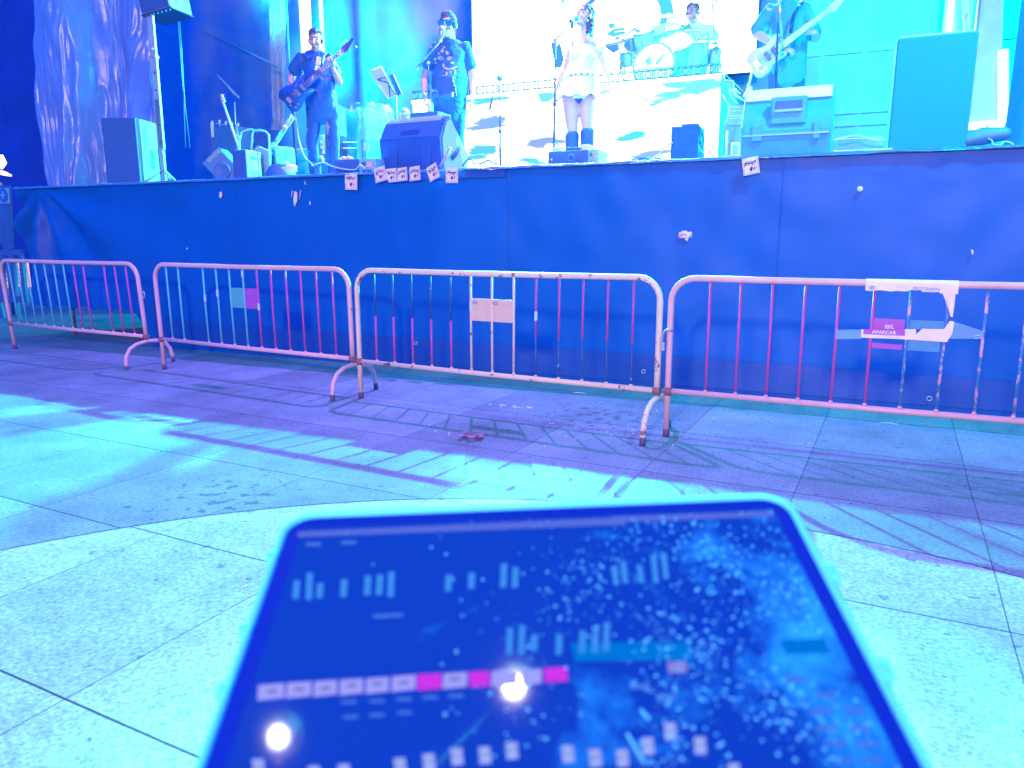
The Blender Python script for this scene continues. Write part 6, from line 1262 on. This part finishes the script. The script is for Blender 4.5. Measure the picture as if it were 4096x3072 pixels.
c = R4(1315, 1040); mb = MB(); mb.box((c.x, .475, (z1+z2)/2-.01), (.28, .06, .22), bev=.012); hs = t.part('handle_housing', mb, RG); mb = MB(); mb.box((c.x, .448, (z1+z2)/2+.03), (.21, .02, .07), bev=.006); t.part('handle_hole', mb, M_NAVY, hs); mb = MB(); mb.box((c.x, .437, (z1+z2)/2-.015), (.22, .03, .025), bev=.008); t.part('handle_bar', mb, mat('pale_cyan_plastic', (.3, .6, .68), .4), hs)
mb = MB(); mb.box(((a.x+c.x)/2-.06, .452, z2-.10), ((c.x-a.x)-.28, .02, .14), bev=.01); t.part('panel', mb, RG); mb = MB(); mb.box(((b.x+c.x)/2+.06, .452, z2-.10), ((b.x-c.x)-.28, .02, .14), bev=.01); t.part('panel', mb, RG)
mb = MB(); mb.box(((a.x+b.x)/2, .445, z3-.01), (b.x-a.x-.02, .012, .012)); t.part('seam', mb, mat('pale_cyan_plastic', (.3, .6, .68), .4))
# tall black cabinet at right
a, b = P(3548, 590, .75), P(3868, 578, .75); zt = P(3720, 137, .75).z
t = T('loudspeaker', 'huge flat fronted dark loudspeaker cabinet standing at the right', 'loudspeaker', ((a.x+b.x)/2, .75, DZ), 'loudspeakers on and above the stage')
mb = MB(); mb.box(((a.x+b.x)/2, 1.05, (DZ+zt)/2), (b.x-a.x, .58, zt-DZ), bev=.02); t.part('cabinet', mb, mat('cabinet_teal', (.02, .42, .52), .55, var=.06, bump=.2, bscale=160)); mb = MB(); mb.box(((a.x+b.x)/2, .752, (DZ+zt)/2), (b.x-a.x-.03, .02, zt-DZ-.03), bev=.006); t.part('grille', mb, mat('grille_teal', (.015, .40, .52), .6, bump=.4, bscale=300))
mb = MB(); mb.box(((a.x+b.x)/2, .79, zt+.004), (b.x-a.x-.06, .03, .012)); t.part('top_trim', mb, mat('pale_cyan_plastic', (.3, .6, .68), .4))
# low things and cables right
t = T('low_case', 'low dark flat case lying between the right monitor and the tall cabinet', 'case', (P(3430, 590, 1.4).x, 1.4, DZ)); a, b = P(3345, 548, 1.4), P(3545, 540, 1.4); mb = MB(); mb.box(((a.x+b.x)/2, 1.6, (DZ+a.z)/2), (b.x-a.x-.03, .35, a.z-DZ), bev=.01); t.part('case', mb, mat('rack_blue', (.10, .35, .55), .5)); mb = MB(); mb.box(((a.x+b.x)/2, 1.42, a.z-.02), (b.x-a.x-.05, .01, .01)); t.part('trim', mb, mat('pale_cyan_plastic', (.3, .6, .68), .4))
t = T('cable_bag', 'dark soft bag with loose cables right of the tall cabinet', 'bag', (P(3950, 560, .8).x, .8, DZ)); mb = MB(); mb.loft([(P(3870, 560, .8), .05, .05), (P(3930, 545, .8), .08, .07), (P(4020, 535, .8), .06, .05)], 12, (0, 1, 0)); t.part('bag', mb, mat('rack_blue', (.10, .35, .55), .5))
cabs = [('cable', M_CABLEL, 'pale cable loop sagging from the bass to the floor', [(1178, 446, .75), (1188, 500, .7), (1196, 560, .6), (1215, 620, .45), (1242, 652, .3), (1250, 664, .2)], .007),
 ('cable', M_CABLE, 'dark looped cable at the stage edge left of the bass player’s feet', [(1190, 680, .1), (1200, 652, .1), (1222, 640, .1), (1240, 648, .12), (1252, 668, .1)], .007),
 ('cable', mat('pale_cyan_cable', (.55, .85, .88), .4), 'long cable snaking along the edge in front of the bass player', [(1246, 664, .12), (1290, 650, .12), (1320, 662, .12), (1370, 676, .1), (1420, 678, .1), (1440, 660, .1), (1462, 676, .1)], .006),
 ('cable', M_CABLE, 'dark cable crossing at the bass player’s shoes', [(1240, 655, .2), (1300, 652, .2), (1340, 668, .15), (1400, 680, .12)], .008),
 ('cable', M_CABLE, 'dark arched cable loops right of the large wedge monitor', [(1850, 665, .15), (1868, 642, .15), (1886, 636, .15), (1895, 655, .15), (1930, 652, .2), (1955, 640, .2), (1965, 650, .2), (1990, 655, .2)], .009),
 ('cable', M_CABLE, 'looped cable lying before the woman’s amplifier unit', [(2272, 645, .12), (2276, 622, .12), (2288, 618, .12), (2300, 640, .1), (2280, 650, .1), (2258, 648, .1), (2270, 642, .1), (2310, 652, .1)], .005),
 ('cable', M_CABLE, 'dark arched cable on the woman’s amplifier unit at the stand', [(2213, 600, .4), (2216, 578, .4), (2230, 574, .4), (2240, 590, .4)], .007),
 ('cable', M_CABLEL, 'pale cable running into the dark felt box', [(2600, 640, .3), (2640, 615, .4), (2660, 585, .5), (2690, 572, .7)], .008),
 ('cable', M_CABLE, 'flat coil of cable on the deck left of the dark felt box', [(2530, 640, .3), (2550, 632, .35), (2585, 632, .35), (2600, 636, .35), (2570, 642, .3), (2535, 643, .3), (2600, 632, .4), (2680, 640, .4)], .007),
 ('cable', mat('pale_cyan_cable', (.55, .85, .88), .4), 'thin bright cable draped over the low case at the right', [(3338, 560, 1.2), (3400, 545, 1.2), (3440, 540, 1.2), (3480, 556, 1.2), (3545, 560, 1.2)], .006),
 ('cable', mat('pale_cyan_cable', (.55, .85, .88), .4), 'cable loops beside the dark bag at the far right', [(3948, 500, .9), (3952, 535, .8), (3930, 545, .8), (3965, 560, .7), (3975, 578, .6), (4000, 580, .6), (4020, 566, .6), (4050, 575, .6), (4048, 585, .6)], .006),
 ('cable', M_CABLEL, 'bright flat cable strip lying on the edge below the right monitor', [(3330, 612, .06), (3420, 610, .06), (3500, 606, .06), (3570, 604, .06)], .013)]
for nm, m, lab, pts, r_ in cabs:
    q = [P(x, y, v) for x, y, v in pts]; q = [Vector((c.x, c.y, max(c.z, DZ+.035))) for c in q]
    mb = MB(); fine = []
    for i in range(len(q)-1):
        p0, p1, p2, p3 = q[max(i-1, 0)], q[i], q[i+1], q[min(i+2, len(q)-1)]
        for k in range(5):
            s_ = k/5; fine.append(.5*((2*p1)+(p2-p0)*s_+(2*p0-5*p1+4*p2-p3)*s_*s_+(3*p1-p0-3*p2+p3)*s_**3))
    fine.append(q[-1]); mb.tube(fine, r_, 6); solo(nm, lab, 'cable', q[0], mb, m)
# ---- stage smoke drifting behind the bass player, lit by the rear lamps
a, b = P(760, 300, 3.4), P(1700, 300, 3.4); mb = MB(); mb.box(((a.x+b.x)/2, 4.0, 4.1), (b.x-a.x, 1.4, 4.0))
m = bpy.data.materials.new('stage_smoke'); m.use_nodes = True; nt = m.node_tree; nt.nodes.remove(nt.nodes['Principled BSDF']); L_ = nt.links
pv = nn(nt, 'ShaderNodeVolumePrincipled'); pv.inputs['Color'].default_value = (.9, .95, 1, 1); L_.new(pv.outputs[0], nt.nodes['Material Output'].inputs['Volume'])
tc = nn(nt, 'ShaderNodeTexCoord'); n = nn(nt, 'ShaderNodeTexNoise'); n.inputs['Scale'].default_value = 1.1; n.inputs['Detail'].default_value = 4; n.inputs['Distortion'].default_value = .5; L_.new(tc.outputs['Object'], n.inputs['Vector'])
r = nn(nt, 'ShaderNodeValToRGB'); r.color_ramp.elements[0].position = .45; r.color_ramp.elements[0].color = (0, 0, 0, 1); r.color_ramp.elements[1].position = .62; r.color_ramp.elements[1].color = (1, 1, 1, 1); L_.new(n.outputs['Fac'], r.inputs['Fac'])
mm = nn(nt, 'ShaderNodeMath', operation='MULTIPLY'); mm.inputs[1].default_value = .6; L_.new(r.outputs[0], mm.inputs[0]); L_.new(mm.outputs[0], pv.inputs['Density'])
m.cycles.volume_step_rate = 2.0 if hasattr(m.cycles, 'volume_step_rate') else 1
o = solo('stage_smoke', None, None, ((a.x+b.x)/2, 4.0, 4.1), mb, m, kind='stuff')
bpy.data.scenes.remove(TMP)
SC.cycles.volume_step_rate = 3; SC.cycles.volume_max_steps = 96
